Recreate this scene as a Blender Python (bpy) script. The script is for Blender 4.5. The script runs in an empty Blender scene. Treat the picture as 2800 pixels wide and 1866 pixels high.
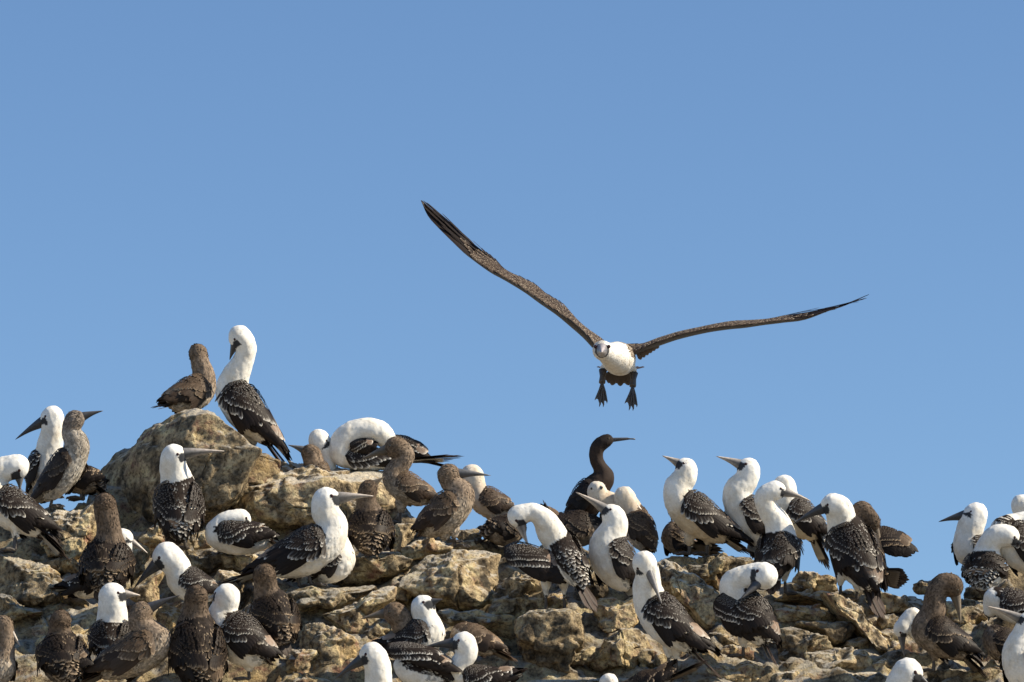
import bpy, bmesh, math
import numpy as np
import openvdb as vdb

# ---------------------------------------------------------------- camera, world, sun
scene = bpy.context.scene
PITCH = math.radians(12.0)
K = 4.3 / 20 / 2800                      # metres per photo pixel per metre of distance
camd = bpy.data.cameras.new('camera')
cam = bpy.data.objects.new('camera', camd)
scene.collection.objects.link(cam)
cam.rotation_euler = (math.pi/2 + PITCH, 0, 0)
camd.sensor_width = 36.0
camd.lens = 36.0 / (K * 2800)
camd.clip_start = 0.5
camd.clip_end = 20000
scene.camera = cam

SUN = np.array([0.78, -0.14, 0.60]); SUN = SUN / np.linalg.norm(SUN)
elev = math.asin(SUN[2]); azim = math.atan2(SUN[0], SUN[1])
w = bpy.data.worlds.new('World'); scene.world = w; w.use_nodes = True
nt = w.node_tree
sky = nt.nodes.new('ShaderNodeTexSky'); sky.sky_type = 'NISHITA'; sky.sun_disc = False
sky.sun_elevation = elev; sky.sun_rotation = azim
sky.altitude = 0; sky.air_density = 1.0; sky.dust_density = 0.0; sky.ozone_density = 6.0
bg = nt.nodes['Background']; bg.inputs['Strength'].default_value = 0.096
nt.links.new(sky.outputs['Color'], bg.inputs['Color'])
ld = bpy.data.lights.new('sun', 'SUN'); ld.energy = 5.0; ld.angle = math.radians(0.5); ld.color = (1.0, 0.89, 0.71)
lo = bpy.data.objects.new('sun', ld); scene.collection.objects.link(lo)
from mathutils import Vector
lo.rotation_euler = Vector(SUN).to_track_quat('Z', 'Y').to_euler()
scene.view_settings.view_transform = 'Standard'; scene.view_settings.look = 'None'
scene.view_settings.exposure = 0.45; scene.view_settings.gamma = 1.0
scene.cycles.max_bounces = 5; scene.cycles.diffuse_bounces = 2
scene.cycles.use_denoising = True

# ---------------------------------------------------------------- pixel helpers
F = np.array([0, math.cos(PITCH), math.sin(PITCH)]); UC = np.array([0, -math.sin(PITCH), math.cos(PITCH)])
XA = np.array([1.0, 0, 0]); Z = np.array([0, 0, 1.0])
def PX(x, y, d):
    return XA*((x-1400)*K*d) + UC*((933-y)*K*d) + F*d
def DF(y): return 18.6 + (1866-y)/716*2.0      # the slope: distance of a spot seen at row y
CR = {0: (0, 0, 1.0), 1: (0, 860, 2.904), 2: (400, 860, 2.904), 3: (800, 1100, 3.137), 4: (0, 1320, 2.872), 5: (450, 1320, 2.872),
      6: (900, 1460, 3.862), 7: (1300, 1160, 2.904), 8: (1750, 1220, 3.266), 9: (1600, 1460, 3.862), 10: (2100, 1300, 3.92),
      11: (2400, 1320, 2.872), 12: (1580, 880, 6.03), 13: (1130, 530, 3.337), 14: (1700, 780, 3.361),
      21: (1350, 1560, 5.125), 22: (2080, 1560, 5.125), 23: (750, 1560, 5.125)}
def nrm(v):
    v = np.asarray(v, float); return v/(np.linalg.norm(v, axis=-1, keepdims=True)+1e-12)
def orth(v, a):
    a = nrm(a); return nrm(v - a*np.dot(v, a))

# ---------------------------------------------------------------- numpy noise
_h = np.random.default_rng(3).permutation(256).astype(np.int64); _hv = np.random.default_rng(4).uniform(-1, 1, 256)
def vnoise(p):
    i = np.floor(p).astype(np.int64); f = p - i; f = f*f*f*(f*(f*6-15)+10)
    def hv(a, b, c): return _hv[_h[(_h[(_h[(i[:, 0]+a) & 255] + i[:, 1]+b) & 255] + i[:, 2]+c) & 255]]
    x0 = hv(0,0,0)*(1-f[:,0])+hv(1,0,0)*f[:,0]; x1 = hv(0,1,0)*(1-f[:,0])+hv(1,1,0)*f[:,0]
    x2 = hv(0,0,1)*(1-f[:,0])+hv(1,0,1)*f[:,0]; x3 = hv(0,1,1)*(1-f[:,0])+hv(1,1,1)*f[:,0]
    y0 = x0*(1-f[:,1])+x1*f[:,1]; y1 = x2*(1-f[:,1])+x3*f[:,1]
    return y0*(1-f[:,2])+y1*f[:,2]
def fbm(p, o=4, g=0.5):
    s = 0; a = 1.0; q = p.copy()
    for k in range(o):
        s = s + a*vnoise(q); q = q*2.03 + 17.3; a *= g
    return s
def ridged(p, o=3):
    s = 0; a = 1.0; q = p.copy()
    for k in range(o):
        s = s + a*(1-2*np.abs(vnoise(q))); q = q*2.1 + 5.7; a *= 0.5
    return s

# ---------------------------------------------------------------- materials
def mat(name):
    m = bpy.data.materials.new(name); m.use_nodes = True
    return m, m.node_tree, m.node_tree.nodes['Principled BSDF']
def N(nt, t, **kw):
    n = nt.nodes.new(t)
    for k, v in kw.items():
        if k in n.inputs: n.inputs[k].default_value = v
        else: setattr(n, k, v)
    return n
def noise_n(nt, vec, scale, detail=6, rough=0.6):
    n = N(nt, 'ShaderNodeTexNoise'); n.inputs['Scale'].default_value = scale
    n.inputs['Detail'].default_value = detail; n.inputs['Roughness'].default_value = rough
    nt.links.new(vec, n.inputs['Vector']); return n.outputs['Fac']
def ramp(nt, fac, stops):
    r = N(nt, 'ShaderNodeValToRGB'); e = r.color_ramp.elements
    while len(e) < len(stops): e.new(0.5)
    for q, (p, c) in zip(e, stops): q.position = p; q.color = (*c, 1) if len(c) == 3 else c
    nt.links.new(fac, r.inputs['Fac']); return r.outputs['Color']
def mix(nt, fac, a, b, mode='MIX'):
    m = N(nt, 'ShaderNodeMix'); m.data_type = 'RGBA'; m.blend_type = mode
    for s, v in ((m.inputs[0], fac), (m.inputs[6], a), (m.inputs[7], b)):
        if hasattr(v, 'links'): nt.links.new(v, s)
        elif isinstance(v, (int, float)): s.default_value = v
        else: s.default_value = (*v, 1)
    return m.outputs[2]

def rock_mat(name, dark=0.0):
    m, t, b = mat(name)
    tc = N(t, 'ShaderNodeTexCoord'); oi = N(t, 'ShaderNodeObjectInfo')
    mp = N(t, 'ShaderNodeVectorMath', operation='ADD')
    sc = N(t, 'ShaderNodeVectorMath', operation='SCALE'); sc.inputs['Scale'].default_value = 37.0
    cb = N(t, 'ShaderNodeCombineXYZ')
    for k in range(3): t.links.new(oi.outputs['Random'], cb.inputs[k])
    t.links.new(cb.outputs[0], sc.inputs[0]); t.links.new(tc.outputs['Object'], mp.inputs[0]); t.links.new(sc.outputs[0], mp.inputs[1])
    v = mp.outputs[0]
    n1 = noise_n(t, v, 4.0, 5, 0.6); n2 = noise_n(t, v, 16, 6, 0.65); n3 = noise_n(t, v, 60, 6, 0.7)
    c = ramp(t, n1, [(0.28, (0.13,0.11,0.085)), (0.40, (0.31,0.255,0.18)), (0.52, (0.58,0.49,0.345)), (0.66, (0.50,0.38,0.215)), (0.8, (0.24,0.21,0.175))])
    c2 = ramp(t, n2, [(0.36, (0.06,0.05,0.04)), (0.5, (0.5,0.45,0.36)), (0.66, (0.92,0.84,0.68))])
    c = mix(t, 0.76, c, mix(t, 1.0, c, c2, 'OVERLAY'))
    st = ramp(t, n3, [(0.38, (0.20,0.17,0.14)), (0.52, (1,1,1))])
    c = mix(t, 0.8, c, mix(t, 1.0, c, st, 'MULTIPLY'))
    # dark lichen patches and pale guano on the tops, painted stronger to look sunlit
    n4 = noise_n(t, v, 7.0, 7, 0.7)
    dk = ramp(t, n4, [(0.54, (0,0,0)), (0.62, (1,1,1))])
    c = mix(t, dk, c, mix(t, 0.6, c, (0.06,0.054,0.042)))
    geo = N(t, 'ShaderNodeNewGeometry'); sp = N(t, 'ShaderNodeSeparateXYZ'); t.links.new(geo.outputs['Normal'], sp.inputs[0])
    n5 = noise_n(t, v, 22, 6, 0.75)
    ad = N(t, 'ShaderNodeMath', operation='MULTIPLY'); t.links.new(sp.outputs[2], ad.inputs[0]); t.links.new(n5, ad.inputs[1])
    guano_sun = ramp(t, ad.outputs[0], [(0.30, (0,0,0)), (0.42, (1,1,1))])
    c = mix(t, guano_sun, c, mix(t, 0.62, c, (0.70,0.65,0.55)))
    hs = N(t, 'ShaderNodeHueSaturation'); t.links.new(c, hs.inputs['Color'])
    mr = N(t, 'ShaderNodeMapRange'); mr.inputs['To Min'].default_value = 0.62-dark; mr.inputs['To Max'].default_value = 1.12-dark*1.3
    t.links.new(oi.outputs['Random'], mr.inputs['Value']); t.links.new(mr.outputs[0], hs.inputs['Value'])
    t.links.new(hs.outputs[0], b.inputs['Base Color'])
    b.inputs['Roughness'].default_value = 0.9; b.inputs['Specular IOR Level'].default_value = 0.2
    b1 = N(t, 'ShaderNodeBump'); b1.inputs['Strength'].default_value = 1.0; b1.inputs['Distance'].default_value = 0.018
    t.links.new(n2, b1.inputs['Height'])
    vo = N(t, 'ShaderNodeTexVoronoi'); vo.inputs['Scale'].default_value = 42; t.links.new(v, vo.inputs['Vector'])
    b3 = N(t, 'ShaderNodeBump'); b3.inputs['Strength'].default_value = 0.6; b3.inputs['Distance'].default_value = 0.006
    t.links.new(vo.outputs['Distance'], b3.inputs['Height']); t.links.new(b1.outputs[0], b3.inputs['Normal'])
    b2 = N(t, 'ShaderNodeBump'); b2.inputs['Strength'].default_value = 1.0; b2.inputs['Distance'].default_value = 0.014
    t.links.new(n3, b2.inputs['Height']); t.links.new(b3.outputs[0], b2.inputs['Normal'])
    t.links.new(b2.outputs[0], b.inputs['Normal'])
    return m
ROCK = rock_mat('weathered_rock'); SLOPE = rock_mat('slope_rock', 0.25)

def plumage(name, bump=0.2, rough=0.75):
    m, t, b = mat(name)
    a = N(t, 'ShaderNodeVertexColor'); a.layer_name = 'Col'
    tc = N(t, 'ShaderNodeTexCoord')
    n1 = noise_n(t, tc.outputs['Object'], 90, 4, 0.7); n2 = noise_n(t, tc.outputs['Object'], 14, 4, 0.6)
    v1 = ramp(t, n1, [(0.3, (0.90,0.89,0.87)), (0.6, (1,1,1))]); v2 = ramp(t, n2, [(0.30, (0.80,0.72,0.60)), (0.52, (1,1,1))])
    c = mix(t, 0.7, a.outputs[0], mix(t, 1.0, a.outputs[0], v1, 'MULTIPLY'))
    c = mix(t, 0.7, c, mix(t, 1.0, c, v2, 'MULTIPLY'))
    t.links.new(c, b.inputs['Base Color']); b.inputs['Roughness'].default_value = rough
    b.inputs['Specular IOR Level'].default_value = 0.12
    bp = N(t, 'ShaderNodeBump'); bp.inputs['Strength'].default_value = bump; bp.inputs['Distance'].default_value = 0.004
    t.links.new(n1, bp.inputs['Height']); t.links.new(bp.outputs[0], b.inputs['Normal'])
    return m
PLUM = plumage('plumage'); QUILL = plumage('flight_feather', 0.3, 0.5)
def horn_mat():
    m, t, b = mat('bill_horn')
    a = N(t, 'ShaderNodeVertexColor'); a.layer_name = 'Col'; tc = N(t, 'ShaderNodeTexCoord')
    n1 = noise_n(t, tc.outputs['Object'], 70, 5, 0.7); v1 = ramp(t, n1, [(0.3, (0.6,0.58,0.55)), (0.6, (1,1,1))])
    c = mix(t, 1.0, a.outputs[0], v1, 'MULTIPLY'); t.links.new(c, b.inputs['Base Color']); b.inputs['Roughness'].default_value = 0.42
    return m
HORN = horn_mat()
def skin_mat():
    m, t, b = mat('foot_skin'); tc = N(t, 'ShaderNodeTexCoord')
    n1 = noise_n(t, tc.outputs['Object'], 80, 5, 0.7)
    c = ramp(t, n1, [(0.3, (0.030,0.026,0.024)), (0.7, (0.105,0.088,0.075))]); t.links.new(c, b.inputs['Base Color']); b.inputs['Roughness'].default_value = 0.5
    return m
SKIN = skin_mat()
def eye_mat(name, iris):
    m, t, b = mat(name); tc = N(t, 'ShaderNodeTexCoord'); ln = N(t, 'ShaderNodeVectorMath', operation='LENGTH')
    sp = N(t, 'ShaderNodeSeparateXYZ'); t.links.new(tc.outputs['Generated'], sp.inputs[0])
    n1 = noise_n(t, tc.outputs['Object'], 300, 2); c = ramp(t, n1, [(0.35, tuple(i*0.4 for i in iris)), (0.6, iris)])
    t.links.new(c, b.inputs['Base Color']); b.inputs['Roughness'].default_value = 0.08
    return m
EYE_R = eye_mat('red_brown_eye', (0.045, 0.012, 0.010)); EYE_Y = eye_mat('dull_eye', (0.10, 0.08, 0.05))

# ---------------------------------------------------------------- mesh helpers
def mesh_obj(name, v, faces, m, parent=None, col=None, smooth=True, origin=None):
    v = np.asarray(v, float)
    if origin is not None: v = v - origin
    me = bpy.data.meshes.new(name)
    if isinstance(faces, np.ndarray):
        nf, k = faces.shape
        me.vertices.add(len(v)); me.vertices.foreach_set('co', v.astype(np.float32).ravel())
        me.loops.add(nf*k); me.loops.foreach_set('vertex_index', faces.astype(np.int32).ravel())
        me.polygons.add(nf); me.polygons.foreach_set('loop_start', (np.arange(nf)*k).astype(np.int32))
        me.update(calc_edges=True)
    else:
        me.from_pydata([tuple(p) for p in v], [], [tuple(int(i) for i in f) for f in faces])
    if smooth: me.polygons.foreach_set('use_smooth', np.ones(len(me.polygons), dtype=bool))
    if col is not None:
        ca = me.color_attributes.new('Col', 'FLOAT_COLOR', 'POINT')
        c4 = np.ones((len(v), 4), np.float32); c4[:, :3] = np.clip(col, 0, 1); ca.data.foreach_set('color', c4.ravel())
    me.materials.append(m)
    o = bpy.data.objects.new(name, me); scene.collection.objects.link(o)
    if origin is not None and parent is None: o.location = origin
    if parent is not None: o.parent = parent
    return o
class Soup:
    """collects quads (triangles are stored as quads would be) with vertex colours"""
    def __init__(s): s.v = []; s.f4 = []; s.c = []; s.n = 0
    def add(s, v, f, c):
        s.v.append(v); s.f4.append(np.asarray(f)+s.n); s.c.append(c); s.n += len(v)
    def get(s): return np.concatenate(s.v), np.concatenate(s.f4), np.concatenate(s.c)

# feather template: rows along the length, three points across, then the tip
FU = np.array([0.0, 0.42, 0.80, 0.93]); FW = np.array([0.5, 1.0, 0.90, 0.52])
def feathers(soup, base, d, n, L, W, cdark, ctip, lift=0.06, curve=0.0, fringe=1.0, shaft=0.9):
    """vectorised feathers; base,d,n (k,3); L,W (k,)"""
    k = len(base)
    if k == 0: return
    d = nrm(d - n*np.sum(d*n, 1, keepdims=True)); side = np.cross(d, n)
    L = np.broadcast_to(np.asarray(L, float), (k,)); W = np.broadcast_to(np.asarray(W, float), (k,))
    V = np.zeros((k, 13, 3)); C = np.zeros((k, 13, 3))
    cd = np.broadcast_to(cdark, (k, 3)); ct = np.broadcast_to(ctip, (k, 3))
    for r in range(4):
        u = FU[r]
        for j, sx in enumerate((-1, 0, 1)):
            h = lift*L*(u) + curve*L*u*u + (0.10*W if sx == 0 else 0)
            V[:, r*3+j] = base + d*(L*u)[:, None] + side*(sx*W*0.5*FW[r])[:, None] + n*h[:, None]
            e = 0.0
            if r == 3: e = fringe if sx else 0.5*fringe
            if r == 2 and sx: e = 0.22*fringe
            C[:, r*3+j] = cd*(1-e) + ct*e
            if sx == 0: C[:, r*3+j] *= shaft
    V[:, 12] = base + d*L[:, None] + n*((lift+curve)*L)[:, None]
    C[:, 12] = cd*(1-fringe) + ct*fringe
    f = []
    for r in range(3):
        for j in range(2): f.append((r*3+j, r*3+j+1, r*3+j+4, r*3+j+3))
    f.append((9, 10, 12, 12)); f.append((10, 11, 12, 12))
    f = np.array(f)
    FF = (np.arange(k)[:, None, None]*13 + f[None]).reshape(-1, 4)
    soup.add(V.reshape(-1, 3), FF, C.reshape(-1, 3))
def soup_obj(name, s, m, parent, origin):
    v, f, c = s.get()
    tri = f[:, 2] == f[:, 3]
    # build with mixed polygons
    me = bpy.data.meshes.new(name)
    me.vertices.add(len(v)); me.vertices.foreach_set('co', (v-origin).astype(np.float32).ravel())
    cnt = np.where(tri, 3, 4); tot = int(cnt.sum())
    mask = np.ones(f.shape, bool); mask[tri, 3] = False
    me.loops.add(tot); me.loops.foreach_set('vertex_index', f[mask].astype(np.int32))
    me.polygons.add(len(f)); me.polygons.foreach_set('loop_start', np.concatenate([[0], np.cumsum(cnt)[:-1]]).astype(np.int32))
    me.update(calc_edges=True); me.polygons.foreach_set('use_smooth', np.ones(len(f), bool))
    ca = me.color_attributes.new('Col', 'FLOAT_COLOR', 'POINT')
    c4 = np.ones((len(v), 4), np.float32); c4[:, :3] = np.clip(c, 0, 1); ca.data.foreach_set('color', c4.ravel())
    me.materials.append(m); o = bpy.data.objects.new(name, me); scene.collection.objects.link(o); o.parent = parent
    return o
def catmull(P, n=6):
    P = np.asarray(P, float); Q = np.vstack([2*P[0]-P[1], P, 2*P[-1]-P[-2]]); out = []; st = []
    for i in range(1, len(Q)-2):
        for k in range(n):
            t = k/n; a, b, c, d = Q[i-1], Q[i], Q[i+1], Q[i+2]
            out.append(0.5*((2*b)+(c-a)*t+(2*a-5*b+4*c-d)*t*t+(-a+3*b-3*c+d)*t**3)); st.append(i-1+t)
    out.append(P[-1]); st.append(len(P)-1.0)
    return np.array(out), np.array(st)
def sdf_mesh(C, r, h=0.0055, k=0.0035):
    lo = (C - r[:, None]).min(0) - 3*h - 0.01; hi = (C + r[:, None]).max(0) + 3*h + 0.01
    n = np.ceil((hi-lo)/h).astype(int)+1
    S = np.zeros(n, np.float32)
    for c, q in zip(C, r):
        a = np.maximum(np.floor((c-q-0.02-lo)/h).astype(int), 0); b = np.minimum(np.ceil((c+q+0.02-lo)/h).astype(int)+1, n)
        g = [(lo[i]+np.arange(a[i], b[i])*h-c[i])**2 for i in range(3)]
        dd = np.sqrt(g[0][:, None, None]+g[1][None, :, None]+g[2][None, None, :])-q
        S[a[0]:b[0], a[1]:b[1], a[2]:b[2]] += np.exp(-np.maximum(dd, -0.09)/k).astype(np.float32)
    d = np.where(S > 0, -k*np.log(np.maximum(S, 1e-9))+k*1.2, 0.03).astype(np.float32)
    G = vdb.FloatGrid(background=0.03); G.copyFromArray(np.minimum(d, 0.03))
    p, q = G.convertToQuads(isovalue=0.0)
    p = p*h + lo; q = np.asarray(q).astype(np.int64)
    fn = np.cross(p[q[:, 2]]-p[q[:, 0]], p[q[:, 3]]-p[q[:, 1]]); ctr = p[q].mean(1)
    if np.sum(fn*ctr) - np.sum(fn*ctr.mean(0)) < 0: q = q[:, ::-1]; fn = -fn
    return p, q, fn*0.5, ctr
def tube(P, r, n=10, cap=True):
    P = np.asarray(P, float); T = nrm(np.gradient(P, axis=0)); a = orth(np.array([0.3, 0.9, 0.1]), T[0]); V = []
    for i in range(len(P)):
        a = orth(a, T[i]); b = np.cross(T[i], a)
        for j in range(n):
            t = 2*math.pi*j/n; V.append(P[i]+(a*math.cos(t)+b*math.sin(t))*r[i])
    f = [(i*n+j, i*n+(j+1) % n, (i+1)*n+(j+1) % n, (i+1)*n+j) for i in range(len(P)-1) for j in range(n)]
    return np.array(V), f+[tuple(range(n))[::-1], tuple(range((len(P)-1)*n, len(P)*n))]
# ---------------------------------------------------------------- birds
PAL = {
 'A': dict(head=(.88,.86,.80), neck=(.87,.84,.765), belly=(.84,.80,.72), back=(.026,.0185,.0145), tip=(.88,.83,.74), ctip=(.84,.79,.71), quill=(.020,.0145,.012), tert=(.27,.195,.145)),
 'J': dict(head=(.17,.125,.088), neck=(.23,.175,.128), belly=(.38,.32,.25), back=(.105,.072,.047), tip=(.66,.50,.34), ctip=(.62,.47,.32), quill=(.055,.038,.027), tert=(.22,.155,.105)),
 'G': dict(head=(.175,.145,.12), neck=(.30,.265,.22), belly=(.46,.42,.36), back=(.05,.037,.028), tip=(.25,.2,.15), ctip=(.2,.15,.11), quill=(.035,.026,.021), tert=(.10,.075,.055)),
 'W': dict(head=(.74,.66,.55), neck=(.62,.52,.41), belly=(.55,.46,.37), back=(.075,.052,.036), tip=(.50,.37,.25), ctip=(.42,.3,.2), quill=(.045,.032,.024), tert=(.17,.115,.075)),
 'D': dict(head=(.105,.075,.052), neck=(.135,.10,.072), belly=(.22,.175,.13), back=(.026,.019,.015), tip=(.50,.38,.26), ctip=(.34,.25,.17), quill=(.018,.0135,.011), tert=(.13,.09,.06)),
 'C': dict(head=(.026,.020,.017), neck=(.042,.030,.024), belly=(.085,.06,.048), back=(.03,.024,.021), tip=(.06,.048,.040), ctip=(.05,.04,.034), quill=(.022,.018,.016), tert=(.03,.024,.02)),
}
BILL = {'dark': ((.050,.052,.060), (.085,.080,.078)), 'pale': ((.10,.105,.11), (.58,.50,.42)), 'mid': ((.09,.092,.10), (.25,.23,.215)),
        'brown': ((.12,.095,.07), (.24,.19,.13)), 'slate': ((.075,.08,.09), (.16,.155,.15))}
BN = [0]
def add_eye(parent, pos, r, m, org, side):
    bm = bmesh.new(); bmesh.ops.create_uvsphere(bm, u_segments=12, v_segments=8, radius=r)
    v = np.array([tuple(q.co) for q in bm.verts]); f = [[q.index for q in p.verts] for p in bm.faces]; bm.free()
    mesh_obj('eye', v+pos-org, f, m, parent)
def make_bill(parent, a, tip, bd, uh, r, cols, org, hook=False, open_=0.0):
    L = np.linalg.norm(tip-a); sd = np.cross(bd, uh); ax = nrm(tip-a); V = []; Cc = []; n = 14; m = 11
    prof = [1.0, .93, .82, .70, .58, .47, .37, .28, .20, .13, .03]
    for i in range(m):
        t = i/(m-1); c = a + ax*L*t + uh*((0.0 if hook else 0.03)*L*math.sin(t*math.pi))
        hh = r*0.50*prof[i]; ww = r*0.40*prof[i]**0.9
        if hook and i > m-4: c = c - uh*0.012*L*(i-(m-4)); hh = r*0.13; ww = r*.12
        if hook and i <= m-4: hh = r*(0.42-0.22*t*1.3); ww = hh*0.8
        for j in range(n):
            th = 2*math.pi*j/n; k = abs(math.cos(th))
            V.append(c + uh*(math.sin(th)*hh) + sd*(math.cos(th)*ww))
            e = min(1, t*1.25); cc = np.array(cols[0])*(1-e)+np.array(cols[1])*e
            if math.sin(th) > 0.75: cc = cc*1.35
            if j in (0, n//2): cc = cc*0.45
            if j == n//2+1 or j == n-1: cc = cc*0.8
            Cc.append(cc)
    f = [(i*n+j, i*n+(j+1) % n, (i+1)*n+(j+1) % n, (i+1)*n+j) for i in range(m-1) for j in range(n)] + [tuple(range((m-1)*n, m*n))]
    mesh_obj('bill', np.array(V)-org, f, HORN, parent, col=np.array(Cc))
def web_foot(parent, ank, fwd, up, L, org, spread=0.55):
    sd = np.cross(fwd, up); V = []; f = []
    toes = [nrm(fwd+sd*s)*L*q for s, q in ((-spread, .85), (-spread*.35, 1.0), (spread*.15, 1.02), (spread, .82))]
    top = [ank+up*0.006]; bot = [ank-up*0.003]
    for i, t in enumerate(toes):
        top.append(ank+t+up*0.004)
        if i < 3: top.append(ank+(t+toes[i+1])*0.5*0.86+up*0.001)
    bot = [p-up*0.006 for p in top]; n = len(top); V = top+bot
    for i in range(1, n-1): f += [(0, i, i+1), (n, n+i+1, n+i)]
    for i in range(1, n-1): f.append((i, n+i, n+i+1, i+1))
    f += [(0, n, n+1, 1), (0, n-1, 2*n-1, n)]
    k = len(V); rid = []
    for i, t in enumerate(toes):           # raised toe bones with claws
        tv, tf = tube([ank, ank+t*0.5+up*0.006, ank+t+up*0.002, ank+t*1.1-up*0.003], [.0055, .0045, .0035, .0008], 6)
        f += [tuple(q+len(V)+0 for q in ff) for ff in tf]; V = V+list(tv)
    return mesh_obj('foot', np.array(V)-org, f, SKIN, parent, smooth=False)
def leg(parent, top, ank, fwd, org, flen=0.06, up=Z, r=0.0068, spread=.55):
    P = [top, top*0.55+ank*0.45, ank+(top-ank)*0.06, ank]
    v, f = tube(P, [r*1.35, r*0.9, r*1.1, r*1.0], 8)
    lg = mesh_obj('leg', v-org, f, SKIN, parent)
    web_foot(lg, ank, fwd, up, flen, org, spread)
    return lg

def wing_surface(parent, W, pal, rng, org, L, dens=1.0, big=1.0, flip=1.0):
    """W(s,v)->points (vectorised). builds the closed shell plus feather tracts; one mesh"""
    ns, nv = 20, 9
    S, V = np.meshgrid(np.linspace(0, 1, ns), np.linspace(0, 1, nv), indexing='ij')
    P, n, ds, dv = W(S.ravel(), V.ravel())
    inner = P - n*0.012; soup = Soup()
    out = P + n*0.001
    idx = np.arange(ns*nv).reshape(ns, nv)
    fo = np.stack([idx[:-1, :-1], idx[1:, :-1], idx[1:, 1:], idx[:-1, 1:]], -1).reshape(-1, 4)
    fi = fo[:, ::-1] + ns*nv
    rim = np.concatenate([idx[:, 0], idx[-1, 1:], idx[::-1, -1][1:], idx[0, ::-1][1:]])
    fr = np.stack([rim[:-1], rim[1:], rim[1:]+ns*nv, rim[:-1]+ns*nv], -1)
    c = np.tile(np.array(pal['quill'])*1.2, (2*ns*nv, 1))
    soup.add(np.vstack([out, inner]), np.vstack([fo, fi, fr]), c)
    def put(s, v, fl, wd, cd, ct, lift, fr_, down=0.0, off=0.002, curve=0.0):
        s = np.asarray(s, float); v = np.asarray(v, float)
        s = s+rng.normal(0, .003, len(s)); v = v+rng.normal(0, .005, len(v)); p, nn, a, b = W(np.clip(s, 0, 1), np.clip(v, 0, 1))
        d = nrm(nrm(a) + nrm(b)*np.reshape(down, (-1, 1)))
        cd = np.array(cd)*rng.uniform(.75, 1.3, (len(s), 1)); ct = np.array(ct)*rng.uniform(.55, 1.1, (len(s), 1))
        feathers(soup, p+nn*off, d, nn, fl*rng.uniform(.9, 1.12, len(s)), wd, cd, ct, lift, curve, fr_)
    q = pal['quill']
    k = 9                                        # primaries
    v = np.linspace(.12, .9, k); put(np.linspace(.60, .50, k), v, L*.44, .020*big, q, np.array(q)*1.6, .004, .4, down=-(v-.5)*.10, off=.003)
    for s0 in (.42, .34, .27):                   # secondaries
        k = 10; v = np.linspace(.42, .97, k); put(np.full(k, s0)+(.97-v)*.18, v, L*.33, .021*big, q, np.array(q)*2.2, .006, .35, down=.02, off=.005)
    k = 7; v = np.linspace(.0, .34, k)           # tertials
    put(.60-.1*v, v, L*.24, .034*big, pal['tert'], pal['tip'], .02, .75, off=.011)
    put(.50-.1*v, v, L*.22, .03*big, pal['back'], pal['tip'], .012, .75, off=.009)
    vb = lambda s: np.clip(1.0-1.05*(s-.03), .12, .98)
    n_ = int(13*dens)                            # greater coverts along the slanting line
    s = np.linspace(.05, .56, n_); put(s, vb(s)-.03, L*.17, .021*big, pal['back'], np.array(pal['tip'])*1.1, .03, 1.0, down=.34, off=.010)
    s = np.linspace(.03, .52, int(16*dens)); put(s, vb(s)-.15, L*.11, .016*big, pal['back'], np.array(pal['tip'])*1.05, .04, 1.0, down=.28, off=.013)
    s = np.linspace(.03, .48, int(20*dens)); put(s, vb(s)-.25, L*.075, .010*big, pal['back'], np.array(pal['ctip'])*.85, .05, .9, down=.22, off=.011)
    ss, vv = [], []                              # lesser coverts
    for s0 in np.arange(.46, .0, -.024/dens):
        top = float(vb(np.array(s0)))-.30; m_ = int(max(2, 15*dens*max(top, 0)))
        if top > .03: ss.append(np.full(m_, s0)+rng.uniform(-.01, .01, m_)); vv.append(np.linspace(.02, top, m_)+rng.uniform(-.02, .02, m_))
    if ss: ss = np.concatenate(ss); vv = np.concatenate(vv); put(ss, vv, L*.046, .0085*big, pal['back'], np.array(pal['ctip'])*.62, .05, .8, down=.12, off=.010)
    return soup_obj('wing', soup, QUILL, parent, org)

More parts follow.
